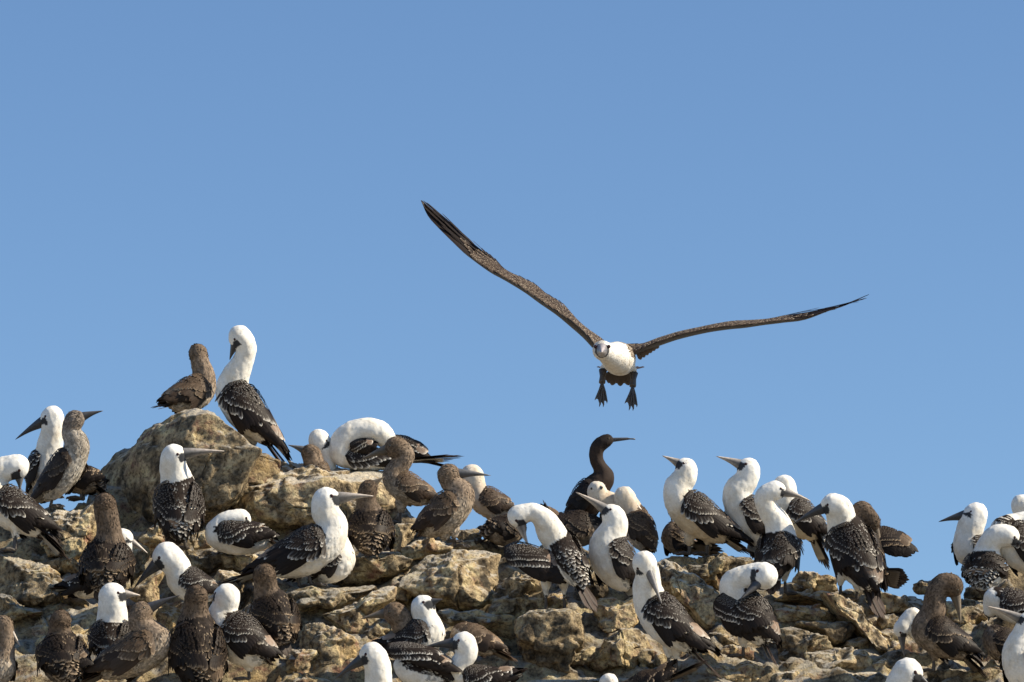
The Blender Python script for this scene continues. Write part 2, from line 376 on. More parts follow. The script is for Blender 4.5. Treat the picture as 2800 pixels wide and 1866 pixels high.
def bird(kind, c, rump, breast, R, neck, head, bill, tail, fy, label, Dd=0.0, bc=None, legs=None, wings=(1, 1), wt=None, xw=None,
         group='boobies gathered on the rocks', name=None, cat='booby', up=None, face=True, thin=1.0, wing=1.0, belly=None):
    BN[0] += 1; rng = np.random.default_rng(100+BN[0])
    cx, cy, s = CR[c]; D = DF(cy+fy/s)+Dd; mp = K*D/s; pal = dict(PAL[kind])
    if belly: pal['belly'] = belly
    Q = lambda p: PX(cx+p[0]/s, cy+p[1]/s, D+(p[2] if len(p) > 2 else 0)*mp)
    rp, br, tl, hd, bt = Q(rump), Q(breast), Q(tail), Q(head), Q(bill); R = R*mp*1.0; hr = head[3]*mp*0.95
    ax = nrm(br-rp); U = orth(Z if up is None else np.array(up, float), ax); RV = np.cross(ax, U)
    mid = (rp+br)/2 - U*0.06*R
    ctrl = [rp+(tl-rp)*.30, rp, mid, br]+[Q(q) for q in neck]+[hd]; rad = [R*.22, R*.66*thin, R, R*.86]+[q[3]*mp*.95 for q in neck]+[hr]
    Cs, st = catmull(ctrl, 7); rs, _ = catmull(np.array(rad)[:, None], 7); rs = np.maximum(rs[:, 0], .004)
    T = nrm(np.gradient(Cs, axis=0))
    bd = nrm(bt-hd); nk = Q(neck[-1]) if neck else br
    uh = orth(nrm(hd-nk)+Z*.35, bd)
    fc = [hd+bd*hr*t for t in (.2, .4, .6)]; fr = [hr*.86, hr*.70, hr*.50]
    C2 = np.vstack([Cs]+[fc]); r2 = np.concatenate([rs, fr])
    # where the legs go
    org = Q((rump[0]*.5+breast[0]*.5, fy, (rump[2] if len(rump) > 2 else 0)*.5+(breast[2] if len(breast) > 2 else 0)*.5))
    lg = []
    fwd0 = nrm(np.array([ax[0], ax[1], 0])+1e-6)
    if legs is None:
        b0 = rp*.42+mid*.58; bot = b0[2]-R*.8
        if bot-org[2] > 0.012:
            for sg in (-1, 1):
                tp = b0-U*.55*R+RV*sg*.38*R; ak = np.array([tp[0], tp[1], org[2]+.004]); lg.append((tp, ak))
    elif legs:
        for q in legs:
            tp = Q((q[0], q[1], q[4] if len(q) > 4 else 0)); ak = Q((q[2], q[3], q[4] if len(q) > 4 else 0)); lg.append((tp, ak))
    for tp, ak in lg:
        for t in (0, .15, .3, .42): C2 = np.vstack([C2, tp+(ak-tp)*t]); r2 = np.append(r2, max(.011, .026*(1-t*1.5)))
    p, q, fn, ctr = sdf_mesh(C2, r2)
    root = bpy.data.objects.new(name or ('cormorant' if kind == 'C' else 'booby'), None); scene.collection.objects.link(root)
    root.location = org; root.empty_display_size = 0.05
    root['label'] = label; root['category'] = cat
    if group: root['group'] = group
    # colours by place on the body
    def colour(x):
        dd = np.linalg.norm(x[:, None]-Cs[None], axis=2)-rs[None]; i = np.argmin(dd, 1)
        o = nrm(x-Cs[i]); dors = o@U; sx = st[i]; n1 = vnoise(x*40)*.12
        col = np.tile(np.array(pal['belly']), (len(x), 1))
        nb = sx > 3.0; e = np.clip((sx-2.6)/.9, 0, 1)[:, None]; col = col*(1-e)+np.array(pal['neck'])*e
        e = np.clip((sx-(st[-1]-1.0))/.6, 0, 1)[:, None]; col = col*(1-e)+np.array(pal['head'])*e
        dark = ((dors+n1 > .02) & (sx < 3.25)) | ((dors+n1*1.5 > .45) & (sx < 3.55)) | (sx < .5)
        col[dark] = np.array(pal['back'])
        thigh = (sx < 2.0) & (dors > -.45) & (dors < .1) & ~dark
        col[thigh] = col[thigh]*(.75+.25*np.sign(vnoise(x[thigh]*90)))[:, None]+.02
        if kind == 'A' and face:
            hv = x-(hd+bd*hr*.80); f1 = np.linalg.norm(hv+uh*hr*.12, axis=1) < hr*.50
            a = (x-hd)@bd; l = np.abs((x-hd)@np.cross(bd, uh)); f2 = (a > hr*.46+np.abs((x-hd)@uh)*.35) & ((x-hd)@uh < hr*.26) & ((x-hd)@uh > -hr*.5) & (np.linalg.norm(x-hd, axis=1) < hr*1.4) & (l > hr*.25)
            mk = (f1 | f2) & (sx > st[-1]-.45); col[mk] = (.045, .047, .052)
        return col, i, dors, sx
    col, i, dors, sx = colour(p)
    vn = nrm(p-Cs[i]); am = np.where(sx > 3.2, .0016, .0024); p = p+vn*((fbm(p*np.array([60, 60, 34])+BN[0], 3)*am)+ridged(p*26+BN[0], 2)*.0006)[:, None]
    col = col*rng.uniform(.9, 1.06, (len(p), 1))
    if kind in 'JGD': col = col*(1+.45*np.clip(vnoise(p*150)*1.6, -1, 1.4)+.2*vnoise(p*40))[:, None]
    # body, with its small contour feathers in the same mesh
    soup = Soup(); soup.add(p, q, col)
    area = np.linalg.norm(fn, axis=1); nn = nrm(fn)
    cf, ii, dorf, sf = colour(ctr)
    facem = np.all(cf < .06, axis=1) & (sf > 3.6)
    hn = sf > 3.2
    sp = np.where(hn, .0052, .0085); wgt = area/sp**2; wgt[facem] = 0
    if kind in 'AW': wgt[hn] *= .10; wgt[~hn & (cf.min(1) > .3)] *= .35
    keep = rng.random(len(wgt)) < wgt
    kk = np.where(keep)[0]; jit = rng.normal(0, .0015, (len(kk), 3))
    base = ctr[kk]+jit-nn[kk]*.0008; d = -T[ii[kk]]+rng.normal(0, .12, (len(kk), 3))
    # on the head feathers sweep back from the bill
    hm = (sf[kk] > st[-1]-.6); d[hm] = -bd+rng.normal(0, .15, (int(hm.sum()), 3))
    Lf = np.where(hn[kk], .0075 if kind in 'AW' else .0115, .0165)*rng.uniform(.8, 1.25, len(kk))
    cc = cf[kk]*rng.uniform(.90, 1.03, (len(kk), 1)); tipc = cc*1.04
    if kind in 'JGDW': cc = cf[kk]*rng.uniform(.45, 1.3, (len(kk), 1)); tipc = cc*rng.uniform(1.0, 2.3, (len(kk), 1))
    isd = (~hn[kk]) & np.all(cf[kk] < .09, axis=1); tipc[isd] = np.array(pal['tip'])*rng.uniform(.3, 1.0, (int(isd.sum()), 1))
    d = nrm(d - nn[kk]*np.sum(d*nn[kk], 1, keepdims=True)); sd = np.cross(d, nn[kk]); n3 = nn[kk]; Wf = Lf*.5
    V = np.stack([base, base+d*(Lf*.55)[:, None]+sd*(Wf*.5)[:, None]+n3*(Lf*.04)[:, None], base+d*Lf[:, None]+n3*(Lf*.075)[:, None], base+d*(Lf*.55)[:, None]-sd*(Wf*.5)[:, None]+n3*(Lf*.06)[:, None]], 1)
    Cf = np.stack([cc, cc, tipc, cc], 1)
    soup.add(V.reshape(-1, 3), np.arange(len(kk)*4).reshape(-1, 4), Cf.reshape(-1, 3))
    soup_obj('body', soup, PLUM, root, org)
    # back feathers
    bs = Soup(); bl = np.linalg.norm(br-rp)
    rows = np.arange(.6, 3.35, .105)
    for t in rows:
        k = int(np.argmin(abs(st-t))); span = 62 if t < 2.6 else 50
        m_ = 9 if t > 2 else 7; ph = np.radians(np.linspace(-span, span, m_)+rng.uniform(-7, 7, m_)+(span/(m_-1) if int(t*9.52) % 2 else 0))
        o = U[None]*np.cos(ph)[:, None]+RV[None]*np.sin(ph)[:, None]
        o = nrm(o - T[k]*(o@T[k])[:, None])
        sz = np.interp(t, [.6, 1.6, 2.6, 3.3], [.046, .040, .030, .019])
        feathers(bs, Cs[k]+o*(rs[k]*1.0+.003), np.tile(-T[k], (m_, 1))+o*0+RV[None]*rng.normal(0, .12, (m_, 1)), o, sz*rng.uniform(.85, 1.15, m_), sz*.50*rng.uniform(.8, 1.15, m_),
                 np.array(pal['back'])*rng.uniform(.7, 1.5, (m_, 1)), np.array(pal['tip'])*rng.uniform(.55, 1.2, (m_, 1)), .05, .0, 1.0)
    soup_obj('back_feathers', bs, PLUM, root, org)
    # folded wings
    wtp = Q(wt) if wt is not None else rp+(tl-rp)*.72+U*R*.12
    Sx = np.array([0, .08, .2, .38, .55, .75, .9, 1.0])
    sh = br*.92+mid*.08+(T[int(np.argmin(abs(st-3)))]*R*.25)
    cpts = np.array([sh, sh*.8+mid*.2, mid*.55+sh*.45, mid, mid*.2+rp*.8, rp*.55+wtp*.45, rp*.2+wtp*.8, wtp])
    rr = np.array([.72, .95, 1.07, 1.10, .92, .50, .22, .05])*R*wing
    pu = np.radians([52, 34, 24, 17, 12, 6, 3, 0]); pl = np.radians([88, 112, 122, 120, 108, 85, 60, 30])
    for sg, on in zip((-1, 1), wings):
        if not on: continue
        def W(sv, vv, sg=sg):
            def pt(a, b):
                cc_ = np.stack([np.interp(a, Sx, cpts[:, k]) for k in range(3)], -1); r_ = np.interp(a, Sx, rr)
                f_ = np.interp(a, Sx, pu)*(1-b)+np.interp(a, Sx, pl)*b
                o_ = U[None]*np.cos(f_)[:, None]+sg*RV[None]*np.sin(f_)[:, None]
                return cc_+o_*r_[:, None], o_
            e = .02; P0, o = pt(sv, vv); a = pt(np.minimum(sv+e, 1), vv)[0]-pt(np.maximum(sv-e, 0), vv)[0]; b = pt(sv, np.minimum(vv+e, 1))[0]-pt(sv, np.maximum(vv-e, 0))[0]
            n = nrm(np.cross(a, b)); sgn = np.sign(np.sum(n*o, 1)); sgn[sgn == 0] = 1; n = n*sgn[:, None]
            return P0, n, a, b
        wing_surface(root, W, pal, rng, org, np.linalg.norm(wtp-sh)*.98)
    if xw:
        for nodes, Nv, bulge in xw:
            make_xwing(root, [Q(n_) for n_ in nodes], [n_[3]*mp for n_ in nodes], np.array(Nv, float), bulge, pal, rng, org)
    # tail
    ts = Soup(); td = tl-rp; tL = np.linalg.norm(td); td = td/tL; ts_side = nrm(np.cross(td, orth(U, td))); tu = np.cross(ts_side, td)
    if tu@U < 0: tu = -tu
    k = 9; a = np.linspace(-1, 1, k)
    b0 = rp+td*tL*.12+ts_side[None]*(a*.018)[:, None]-tu*0.004*abs(a)[:, None]
    feathers(ts, b0+tu*.002*(np.arange(k) % 3)[:, None], td[None]+ts_side[None]*(a*.22)[:, None], np.tile(tu, (k, 1)), tL*.88*(1-.22*abs(a)), .024,
             np.array(pal['quill'])*1.2, np.array(pal['quill'])*2.6, .0, .0, .6, 3.5)
    k = 7; a = np.linspace(-1, 1, k)
    feathers(ts, b0[:7]*0+rp+td*tL*.10+ts_side[None]*(a*.018)[:, None]-tu*.010, td[None]+ts_side[None]*(a*.13)[:, None]-tu[None]*.02, np.tile(-tu, (k, 1)), tL*.62, .022,
             np.array(pal['belly'])*.25, np.array(pal['belly'])*.6, .0, .0, .8, 2.0)
    soup_obj('tail', ts, QUILL, root, org)
    # head
    bcol = BILL[bc or {'A': 'slate', 'J': 'slate', 'G': 'slate', 'W': 'slate', 'D': 'slate', 'C': 'dark'}[kind]]
    make_bill(root, hd+bd*hr*.50, bt, bd, uh, hr*(1.12 if kind != 'C' else .85), bcol, org, hook=(kind == 'C'))
    sdh = np.cross(bd, uh)
    for sg in (-1, 1): add_eye(root, hd+bd*hr*.44+uh*hr*.22+sdh*sg*hr*.76, hr*.15, EYE_R if kind == 'A' else EYE_Y, org, sg)
    for tp, ak in lg: leg(root, tp, ak, fwd0, org)
    return root

def make_xwing(root, P, H, Nv, bulge, pal, rng, org, chord=None, name='wing'):
    """an opened or drooped wing along points P with half widths H, outer face towards Nv"""
    P = np.array(P); H = np.array(H); Cx, st = catmull(P, 6); Hx, _ = catmull(H[:, None], 6); Hx = np.maximum(Hx[:, 0], .002)
    u = np.concatenate([[0], np.cumsum(np.linalg.norm(np.diff(Cx, axis=0), axis=1))]); L = u[-1]; u = u/L
    Tn = nrm(np.gradient(Cx, axis=0)); Wd = nrm(np.cross(np.tile(Nv, (len(Tn), 1)), Tn))
    if Wd.mean(0)@Z < 0: Wd = -Wd
    Nn = nrm(np.cross(Tn, Wd)); sg = np.sign(np.sum(Nn*Nv, 1)); Nn = Nn*sg[:, None]
    I = lambda a, X: np.stack([np.interp(a, u, X[:, k]) for k in range(3)], -1)
    def W(sv, vv):
        def pt(a, b):
            h = np.interp(a, u, Hx); x = 1-2*b
            return I(a, Cx)+I(a, Wd)*(h*x)[:, None]+I(a, Nn)*(h*bulge*(1-x*x))[:, None]
        e = .02; P0 = pt(sv, vv); a = pt(np.minimum(sv+e, 1), vv)-pt(np.maximum(sv-e, 0), vv); b = pt(sv, np.minimum(vv+e, 1))-pt(sv, np.maximum(vv-e, 0))
        n = nrm(np.cross(a, b)); s2 = np.sign(np.sum(n*I(sv, Nn), 1)); s2[s2 == 0] = 1
        return P0, n*s2[:, None], a, b
    return wing_surface(root, W, pal, rng, org, L, 1.15)
# ---------------------------------------------------------------- terrain
RIDGE = np.array([(-6000,1750),(-1500,1500),(-400,1420),(0,1405),(90,1395),(240,1385),(262,1290),(345,1250),(470,1190),(534,1165),(600,1215),(730,1300),(1055,1310),(1120,1400),
                  (1300,1515),(1400,1510),(1590,1530),(1800,1560),(2050,1560),(2190,1585),(2440,1660),(2500,1650),(2550,1630),(2640,1640),(2700,1590),(2800,1535),(3300,1500),(5000,1700),(9000,1900)], float)
def terrain():
    gx = np.concatenate([-np.geomspace(4.2, 6000, 40)[::-1], np.linspace(-4, 4, 640), np.geomspace(4.2, 6000, 40)])
    gd = np.concatenate([-np.geomspace(3, 3000, 25)[::-1], np.linspace(-2, 17.2, 40)[:-1], np.linspace(17.2, 22.5, 420), np.geomspace(22.9, 9000, 50)])
    X, D = np.meshgrid(gx, gd, indexing='ij'); Dc = np.maximum(D, 1.0)
    px = X/(K*np.maximum(Dc, 12))+1400; ry = np.interp(px, RIDGE[:, 0], RIDGE[:, 1])+45
    dr = DF(ry)+.62; row = 1866-(D-.62-18.6)/2.0*716
    inr = D <= dr; rw = np.where(inr, row, ry); De = np.where(inr, D, dr)
    zz = (933-rw)*K*De*math.cos(PITCH)+De*math.sin(PITCH)
    front = 1866-(17.4-.45-18.6)/2.0*716; zf = (933-front)*K*17.4*math.cos(PITCH)+17.4*math.sin(PITCH)
    zz = np.where(D < 17.4, zf-(17.4-D)*.55, zz); zz = np.where(inr, zz, zz-(D-dr)*.7)
    nearf = (np.abs(X) < 6) & (D > 14) & (D < 25)
    p = np.stack([X.ravel(), D.ravel(), zz.ravel()], 1)
    dz = .06*ridged(p*3.2, 4)+.02*fbm(p*11, 3)
    z = np.maximum(zz.ravel()+np.where(nearf.ravel(), dz, .3*fbm(p*.6, 3)), -1.7+.05*fbm(p*.9, 3))
    far = np.hypot(X.ravel(), D.ravel()-20) > 60; z[far] = np.where(z[far] < -1.2, -1.7, z[far])
    p[:, 2] = z; nx, nd = X.shape; idx = np.arange(nx*nd).reshape(nx, nd)
    f = np.stack([idx[:-1, :-1], idx[1:, :-1], idx[1:, 1:], idx[:-1, 1:]], -1).reshape(-1, 4)
    p2 = p.copy(); p2[:, 1] = p[:, 1]*math.cos(PITCH)-0
    o = mesh_obj('ground', p2, f, SLOPE); o['kind'] = 'structure'
terrain()
# ---------------------------------------------------------------- boulders
_ico = {}
def ico(n):
    if n not in _ico:
        bm = bmesh.new(); bmesh.ops.create_icosphere(bm, subdivisions=n, radius=1)
        _ico[n] = (np.array([tuple(v.co) for v in bm.verts]), np.array([[v.index for v in f.verts] for f in bm.faces])); bm.free()
    return _ico[n]
RN = [0]
def rock_shape(v, R_of, T, e, seed, size, cuts, rough, strata, shx, shz, pits=1.0):
    rng = np.random.default_rng(seed)
    x, y, z = v[:, 0], v[:, 1], v[:, 2]; th = np.arctan2(z, x); rho = np.hypot(x, z)
    a = rho**e; b = np.abs(y)**e
    n_ = np.stack([a*np.cos(th), np.sign(y)*b, a*np.sin(th)], 1)          # unit superellipsoid
    for k in range(cuts):
        d = nrm(np.array([rng.uniform(-1, 1), -rng.uniform(.35, 1.2), rng.uniform(-.7, 1)])); h = rng.uniform(.62, .92)
        t = n_@d-h; n_ = n_ - np.maximum(t, 0)[:, None]*d[None]
    r = R_of(th); q = np.stack([n_[:, 0]*r, n_[:, 1]*T, n_[:, 2]*r], 1)
    q[:, 1] += -shx*q[:, 0]+shz*q[:, 2]
    off = rng.uniform(-50, 50, 3); s = size
    dn = nrm(q/np.array([1, 1.0, 1]))
    d1 = fbm(q/s*1.3+off, 3)*.07*s*rough + (np.abs(fbm(q/s*4.2+off, 3))-.25)*.03*s*rough
    d2 = ridged(q/s*3.1+off, 4)*.016*s*rough
    lay = q[:, 2]*math.cos(.25)+q[:, 0]*.25
    d3 = (strata+.22)*.012*(ridged(np.stack([q[:, 0]*3, q[:, 1]*3, lay*32], 1)+off, 2))
    d4 = ridged(q*17+off, 3)*.0045*pits; c = vnoise(q*26+off); d5 = -np.maximum(c-.15, 0)*.018*pits
    c = vnoise(q*55+off); d6 = -np.maximum(c-.2, 0)*.008*pits
    ck = np.abs(vnoise(q/s*1.9+off+9)); d7 = -np.clip(1-ck/.035, 0, 1)*.028*min(1, s*3)
    dd = d1+d2+d3+d4+d5+d6+d7; dd = dd-dd.mean()-.004*min(1, s*3)
    return q + dn*dd[:, None]
def rock(c, poly, label, T=.8, e=.5, cuts=6, rough=1.0, strata=0.0, shx=0.0, shz=.35, Dd=0.0, group='boulders of the rocky ridge', pits=1.35, m=None, yref=None):
    RN[0] += 1; cx, cy, s = CR[c]; P = np.array(poly, float)/s+np.array([cx, cy])
    ctr = (P.min(0)+P.max(0))/2*.4+P.mean(0)*.6; D = DF(yref if yref is not None else P[:, 1].max()*.35+ctr[1]*.65)+.18+Dd
    mp = K*D; A = (P-ctr)*mp; A[:, 1] *= -1                                # x, z metres
    seg = np.roll(A, -1, 0)-A; ths = np.linspace(-math.pi, math.pi, 721); Rr = np.zeros(721)
    for i, t in enumerate(ths):
        d = np.array([math.cos(t), math.sin(t)]); best = 0
        den = d[0]*seg[:, 1]-d[1]*seg[:, 0]; den[abs(den) < 1e-12] = 1e-12
        u = (A[:, 0]*seg[:, 1]-A[:, 1]*seg[:, 0])/den; w_ = (A[:, 0]*d[1]-A[:, 1]*d[0])/den
        ok = (w_ >= -1e-6) & (w_ <= 1+1e-6) & (u > 0)
        Rr[i] = u[ok].max() if ok.any() else 0
    Rr = np.where(Rr <= 0, np.interp(ths, ths[Rr > 0], Rr[Rr > 0]), Rr)
    kk = np.hanning(9); kk /= kk.sum(); Rr = np.convolve(np.concatenate([Rr[-9:-1], Rr, Rr[1:9]]), kk, 'same')[8:-8]
    size = math.sqrt(max(1e-4, np.ptp(A[:, 0])*np.ptp(A[:, 1])))
    v, f = ico(6 if size > .16 else 5)
    q = rock_shape(v, lambda t: np.interp(t, ths, Rr), size*T*.5, e, 500+RN[0], size, cuts, rough, strata, shx, shz, pits)
    org = PX(ctr[0], ctr[1], D)
    o = mesh_obj('boulder', q, f, m or ROCK); o.location = org
    o['label'] = label; o['category'] = 'rock'; o['group'] = group
    return o
rock(0, [(251,1250),(300,1222),(345,1200),(400,1166),(460,1150),(534,1134),(572,1142),(612,1170),(650,1210),(700,1255),(735,1270),(700,1330),(680,1390),(600,1440),(480,1460),(380,1450),(300,1420),(250,1380),(235,1310)],
     'largest dark boulder at the left top of the ridge, a brown booby on its peak', T=.75, e=.72, cuts=1, shx=.95, shz=.15, rough=.7, Dd=.05, yref=1330, pits=.8)
rock(0, [(590,1170),(625,1168),(670,1195),(725,1245),(790,1272),(800,1330),(740,1390),(670,1390),(620,1300)],
     'pale sunlit flank rock under the feet and tail of the tallest booby', T=1.0, e=.6, cuts=2, shx=-.25, shz=.5, rough=.7, Dd=.0, yref=1300)
rock(0, [(690,1300),(740,1268),(850,1262),(900,1268),(1060,1282),(1085,1330),(1070,1400),(1010,1450),(850,1470),(720,1460),(650,1430),(640,1390),(670,1330)],
     'long pitted golden boulder just right of the big dark boulder', T=.9, e=.6, shx=.1, cuts=3, Dd=.05, yref=1360, pits=1.6)
rock(4, [(300,240),(450,205),(560,215),(650,210),(740,160),(780,260),(740,420),(700,560),(600,640),(400,600),(330,500)], 'mossy golden rock shelf under the grey-bellied booby', T=.8, e=.6, shx=.3)
rock(4, [(290,640),(420,620),(560,605),(650,650),(640,720),(460,700),(380,690)], 'thin flat slab just below the mossy golden shelf', T=1.2, cuts=2)
rock(4, [(-60,560),(60,550),(180,570),(400,650),(470,720),(500,960),(360,1000),(240,980),(100,960),(-60,900)], 'grey rounded boulder at the left edge below the tucked white booby', T=.8, shx=.3)
rock(4, [(-60,860),(60,880),(260,1000),(340,1030),(230,1060),(150,1080),(60,1140),(-60,1100)], 'flat slab at the left edge above the corner juvenile', T=1.0, shx=.2)
rock(4, [(130,1200),(200,1080),(390,1010),(560,970),(760,960),(770,1120),(720,1400),(650,1650),(100,1650),(90,1400)], 'tall dark rock face behind the brown booby in the lower left', T=.5, shx=.45, Dd=.25)
rock(4, [(1060,830),(1160,770),(1270,640),(1300,660),(1255,780),(1250,950),(1150,960),(1040,910)], 'small golden upright block beside the drooped dark bill', T=1, e=.5)
rock(4, [(1090,450),(1180,370),(1250,345),(1310,420),(1280,500),(1120,510)], 'small pale rock behind the white booby with drooped bill', T=1)
rock(5, [(190,420),(260,395),(340,420),(350,500),(240,520)], 'small yellow rock beside the feet of the spotted-back booby', T=1)
rock(5, [(265,570),(340,515),(420,505),(560,560),(660,660),(640,720),(520,700),(440,660),(350,720),(270,650)], 'curved knobbly rock below the sleeping booby with tucked head', T=.9, pits=1.5)
rock(5, [(330,780),(430,690),(530,680),(620,740),(600,860),(480,920),(350,880)], 'pale triangular rock above the hunched white head', T=1)
rock(5, [(150,520),(230,530),(300,640),(260,740),(180,720)], 'narrow rock wedged between two white boobies', T=1)
rock(5, [(540,560),(700,560),(860,640),(800,740),(640,760),(560,660)], 'dark rock under the tail of the sleeping booby', T=1)
rock(3, [(370,890),(450,850),(560,860),(610,920),(600,1010),(450,1030)], 'smooth grey stone behind the long bill of the big white booby', T=1, rough=.6)
rock(3, [(840,1100),(900,1060),(1050,1040),(1070,1150),(960,1260),(880,1310)], 'grey-brown stone between two brown juveniles', T=.9)
rock(3, [(560,1350),(640,1310),(720,1285),(900,1300),(930,1340),(820,1370),(600,1380)], 'thin mossy slab below the dark-backed chick', T=1.4, cuts=2)
rock(3, [(1380,1130),(1450,1090),(1600,1080),(1620,1200),(1580,1250),(1420,1250)], 'bright pitted rock behind the legs of the brown juvenile', T=.9, pits=1.6)
rock(6, [(60,310),(300,285),(600,255),(760,235),(890,290),(820,370),(730,435),(480,515),(180,540),(40,520)], 'long plank-like rock right of the white breast', T=1.1, e=.42, cuts=1, rough=.45)
rock(6, [(740,270),(800,140),(960,60),(1100,60),(1200,90),(1340,140),(1200,200),(1000,260),(860,290)], 'brown wedge rock under the brown juvenile facing right', T=1, cuts=5)
rock(6, [(700,610),(680,560),(740,470),(830,400),(900,290),(1050,195),(1250,140),(1500,135),(1830,165),(1845,260),(1810,440),(1760,640),(1700,720),(1560,810),(1350,800),(1150,770),(880,680)],
     'large rounded central boulder with a curved crack', T=.9, e=.66, cuts=4, rough=.9, pits=1.3)
rock(21, [(0,300),(120,60),(280,10),(450,70),(630,170),(690,400),(700,580),(380,690),(150,710),(-60,640),(-60,420)], 'heavily pitted knobbly boulder right of the large central boulder', T=.9, e=.6, pits=2.2, cuts=4)
rock(21, [(740,350),(800,300),(960,330),(1020,480),(960,560),(800,600),(740,560)], 'small pitted rock behind the feet of the preening booby', T=1, pits=2)
rock(6, [(1140,800),(1250,762),(1350,790),(1650,860),(1900,900),(2000,880),(1960,1100),(1750,1080),(1600,1040),(1400,960),(1250,960),(1150,870)], 'dark grey slab below the large central boulder', T=.9, cuts=4)
rock(21, [(275,720),(430,615),(490,585),(800,575),(1160,572),(1250,640),(1260,1110),(1150,1180),(1060,1380),(1050,1460),(560,1520),(420,1300),(330,1100),(262,850)],
     'square block with a bright flat top at the bottom centre', T=1.0, e=.42, cuts=2, rough=.7, shx=.12, shz=.25, pits=1.4)
rock(21, [(1395,480),(1500,420),(1700,395),(1980,400),(2050,700),(1900,850),(1720,900),(1560,930),(1430,820),(1400,620)], 'rounded block just right of the square block', T=.9, e=.55)
rock(21, [(1480,1100),(1560,960),(1750,840),(1980,740),(2150,860),(2150,1250),(1950,1380),(1500,1400),(1290,1300)], 'sloping brown slab left of the front booby', T=.9, cuts=5, rough=.7)
rock(21, [(1250,1100),(1400,1090),(1460,1160),(1350,1260),(1250,1330),(1080,1330),(1060,1200)], 'low golden rock at the right foot of the square block', T=1, pits=1.5)
rock(9, [(555,1330),(600,1250),(720,1215),(820,1270),(880,1350),(850,1440),(700,1430),(570,1460)], 'golden rounded stone behind the leg of the front booby', T=1)
rock(9, [(760,270),(840,235),(960,310),(1100,430),(1400,640),(1400,820),(1370,1000),(1280,1060),(1050,800),(860,600),(780,440)], 'smooth grey boulder sloping down between two white heads', T=.9, e=.7, rough=.6, cuts=3, shx=.3)
rock(8, [(170,1010),(250,980),(500,962),(700,970),(980,1005),(1060,1060),(1000,1120),(800,1240),(700,1330),(450,1200),(260,1090)], 'bright pitted boulder the beak-up booby stands on', T=1, pits=2.2, e=.6)
rock(7, [(820,1010),(930,1000),(980,1100),(1060,1330),(1000,1400),(880,1340),(840,1180)], 'shaded grey rock between the preening booby and the beak-up booby', T=.9)
rock(22, [(190,380),(300,320),(450,295),(620,285),(800,300),(950,380),(1035,450),(1030,530),(900,500),(700,430),(420,430),(220,450)], 'top arched layer of the stacked slabs at the right', T=1.4, strata=1.2, e=.6)
rock(22, [(230,560),(280,490),(380,445),(650,455),(850,500),(960,600),(1100,650),(1130,750),(900,750),(500,740),(260,760)], 'splintered brown layer below the arched slab', T=1.2, strata=2.0, cuts=5)
rock(22, [(485,735),(560,720),(800,735),(1100,745),(1250,745),(1305,830),(1260,910),(1150,1040),(1000,1040),(850,910),(600,830),(490,800)], 'flat plank stone jutting out right under the stacked slabs', T=1.2, e=.45, rough=.5, cuts=1)
rock(22, [(300,830),(450,812),(650,870),(900,950),(1000,1070),(960,1130),(700,1180),(660,1330),(500,1340),(250,1250),(240,1050)], 'big tan wedge stone right of the preening booby tail', T=.9, e=.55)
rock(22, [(640,1150),(760,1115),(1100,1095),(1450,1105),(1540,1150),(1595,1300),(1590,1420),(1450,1420),(1040,1400),(900,1520),(760,1480),(670,1300)], 'long rounded block at the lower right', T=.9, e=.5, rough=.7)
rock(22, [(930,1460),(1050,1395),(1250,1410),(1480,1395),(1650,1430),(1720,1620),(960,1640)], 'bottom-edge block below the long rounded block', T=1, e=.5)
rock(22, [(840,300),(960,320),(1240,440),(1450,550),(1540,700),(1640,880),(1740,1000),(1760,1160),(1620,1200),(1500,1000),(1380,900),(1270,750),(1110,640),(960,430)], 'long grey slanting slab under the dark-billed booby', T=1.3, rough=.8, pits=1.5)
rock(22, [(1220,1000),(1400,920),(1540,950),(1510,1110),(1300,1100),(1190,1060)], 'small square stone at the end of the plank stone', T=1, e=.5)
rock(22, [(1590,1330),(1700,1290),(1760,1240),(1870,1310),(1830,1500),(1680,1440),(1600,1430)], 'small orange cube-like stone near the bottom right head', T=1, e=.42, cuts=1)
rock(22, [(440,140),(560,10),(700,-10),(900,70),(1070,160),(1095,280),(970,310),(640,240),(520,200)], 'yellow knobbly rock between the two right standing boobies', T=1, pits=2)
rock(22, [(440,190),(600,185),(610,270),(480,285)], 'tiny pale stone on the arched slab', T=1)
rock(22, [(-40,1430),(150,1400),(350,1410),(600,1440),(820,1590),(800,1640),(-40,1640)], 'bottom-edge tan slab beneath the spread tail', T=1)
rock(22, [(270,1270),(400,1280),(560,1350),(660,1430),(500,1450),(300,1430)], 'small grey stone right of the preening booby tail tip', T=1)
rock(22, [(1130,280),(1330,280),(1400,400),(1250,420),(1150,380)], 'orange chip of rock between the legs of the dark-billed booby', T=1)
rock(22, [(1680,600),(1800,600),(1920,660),(1900,800),(1700,850),(1620,760)], 'golden lumpy rock left of the pale hidden head', T=1)
rock(22, [(1680,860),(1900,840),(1960,960),(1900,1040),(1740,1020)], 'grey lumpy rock below the golden lumpy rock', T=1)
rock(22, [(1750,1060),(1950,1000),(2000,1200),(1900,1290),(1760,1240)], 'dark crumbly rock left of the pointing grey bill', T=1)
rock(10, [(1180,1270),(1300,1290),(1380,1310),(1540,1265),(1720,1330),(1730,1460),(1560,1440),(1300,1490),(1150,1460)], 'low rock of the skyline notch at the right', T=.9)
rock(11, [(275,830),(285,790),(360,768),(420,765),(440,830),(420,880),(300,870)], 'small flat rock capping the right skyline notch', T=1.2)
rock(11, [(680,900),(690,830),(800,812),(900,860),(890,910),(700,930)], 'flat yellow rock beside the brown booby bill', T=1)
rock(11, [(540,950),(670,925),(840,915),(860,1080),(700,1120),(560,1090)], 'mossy rock behind the preening brown juvenile', T=1)
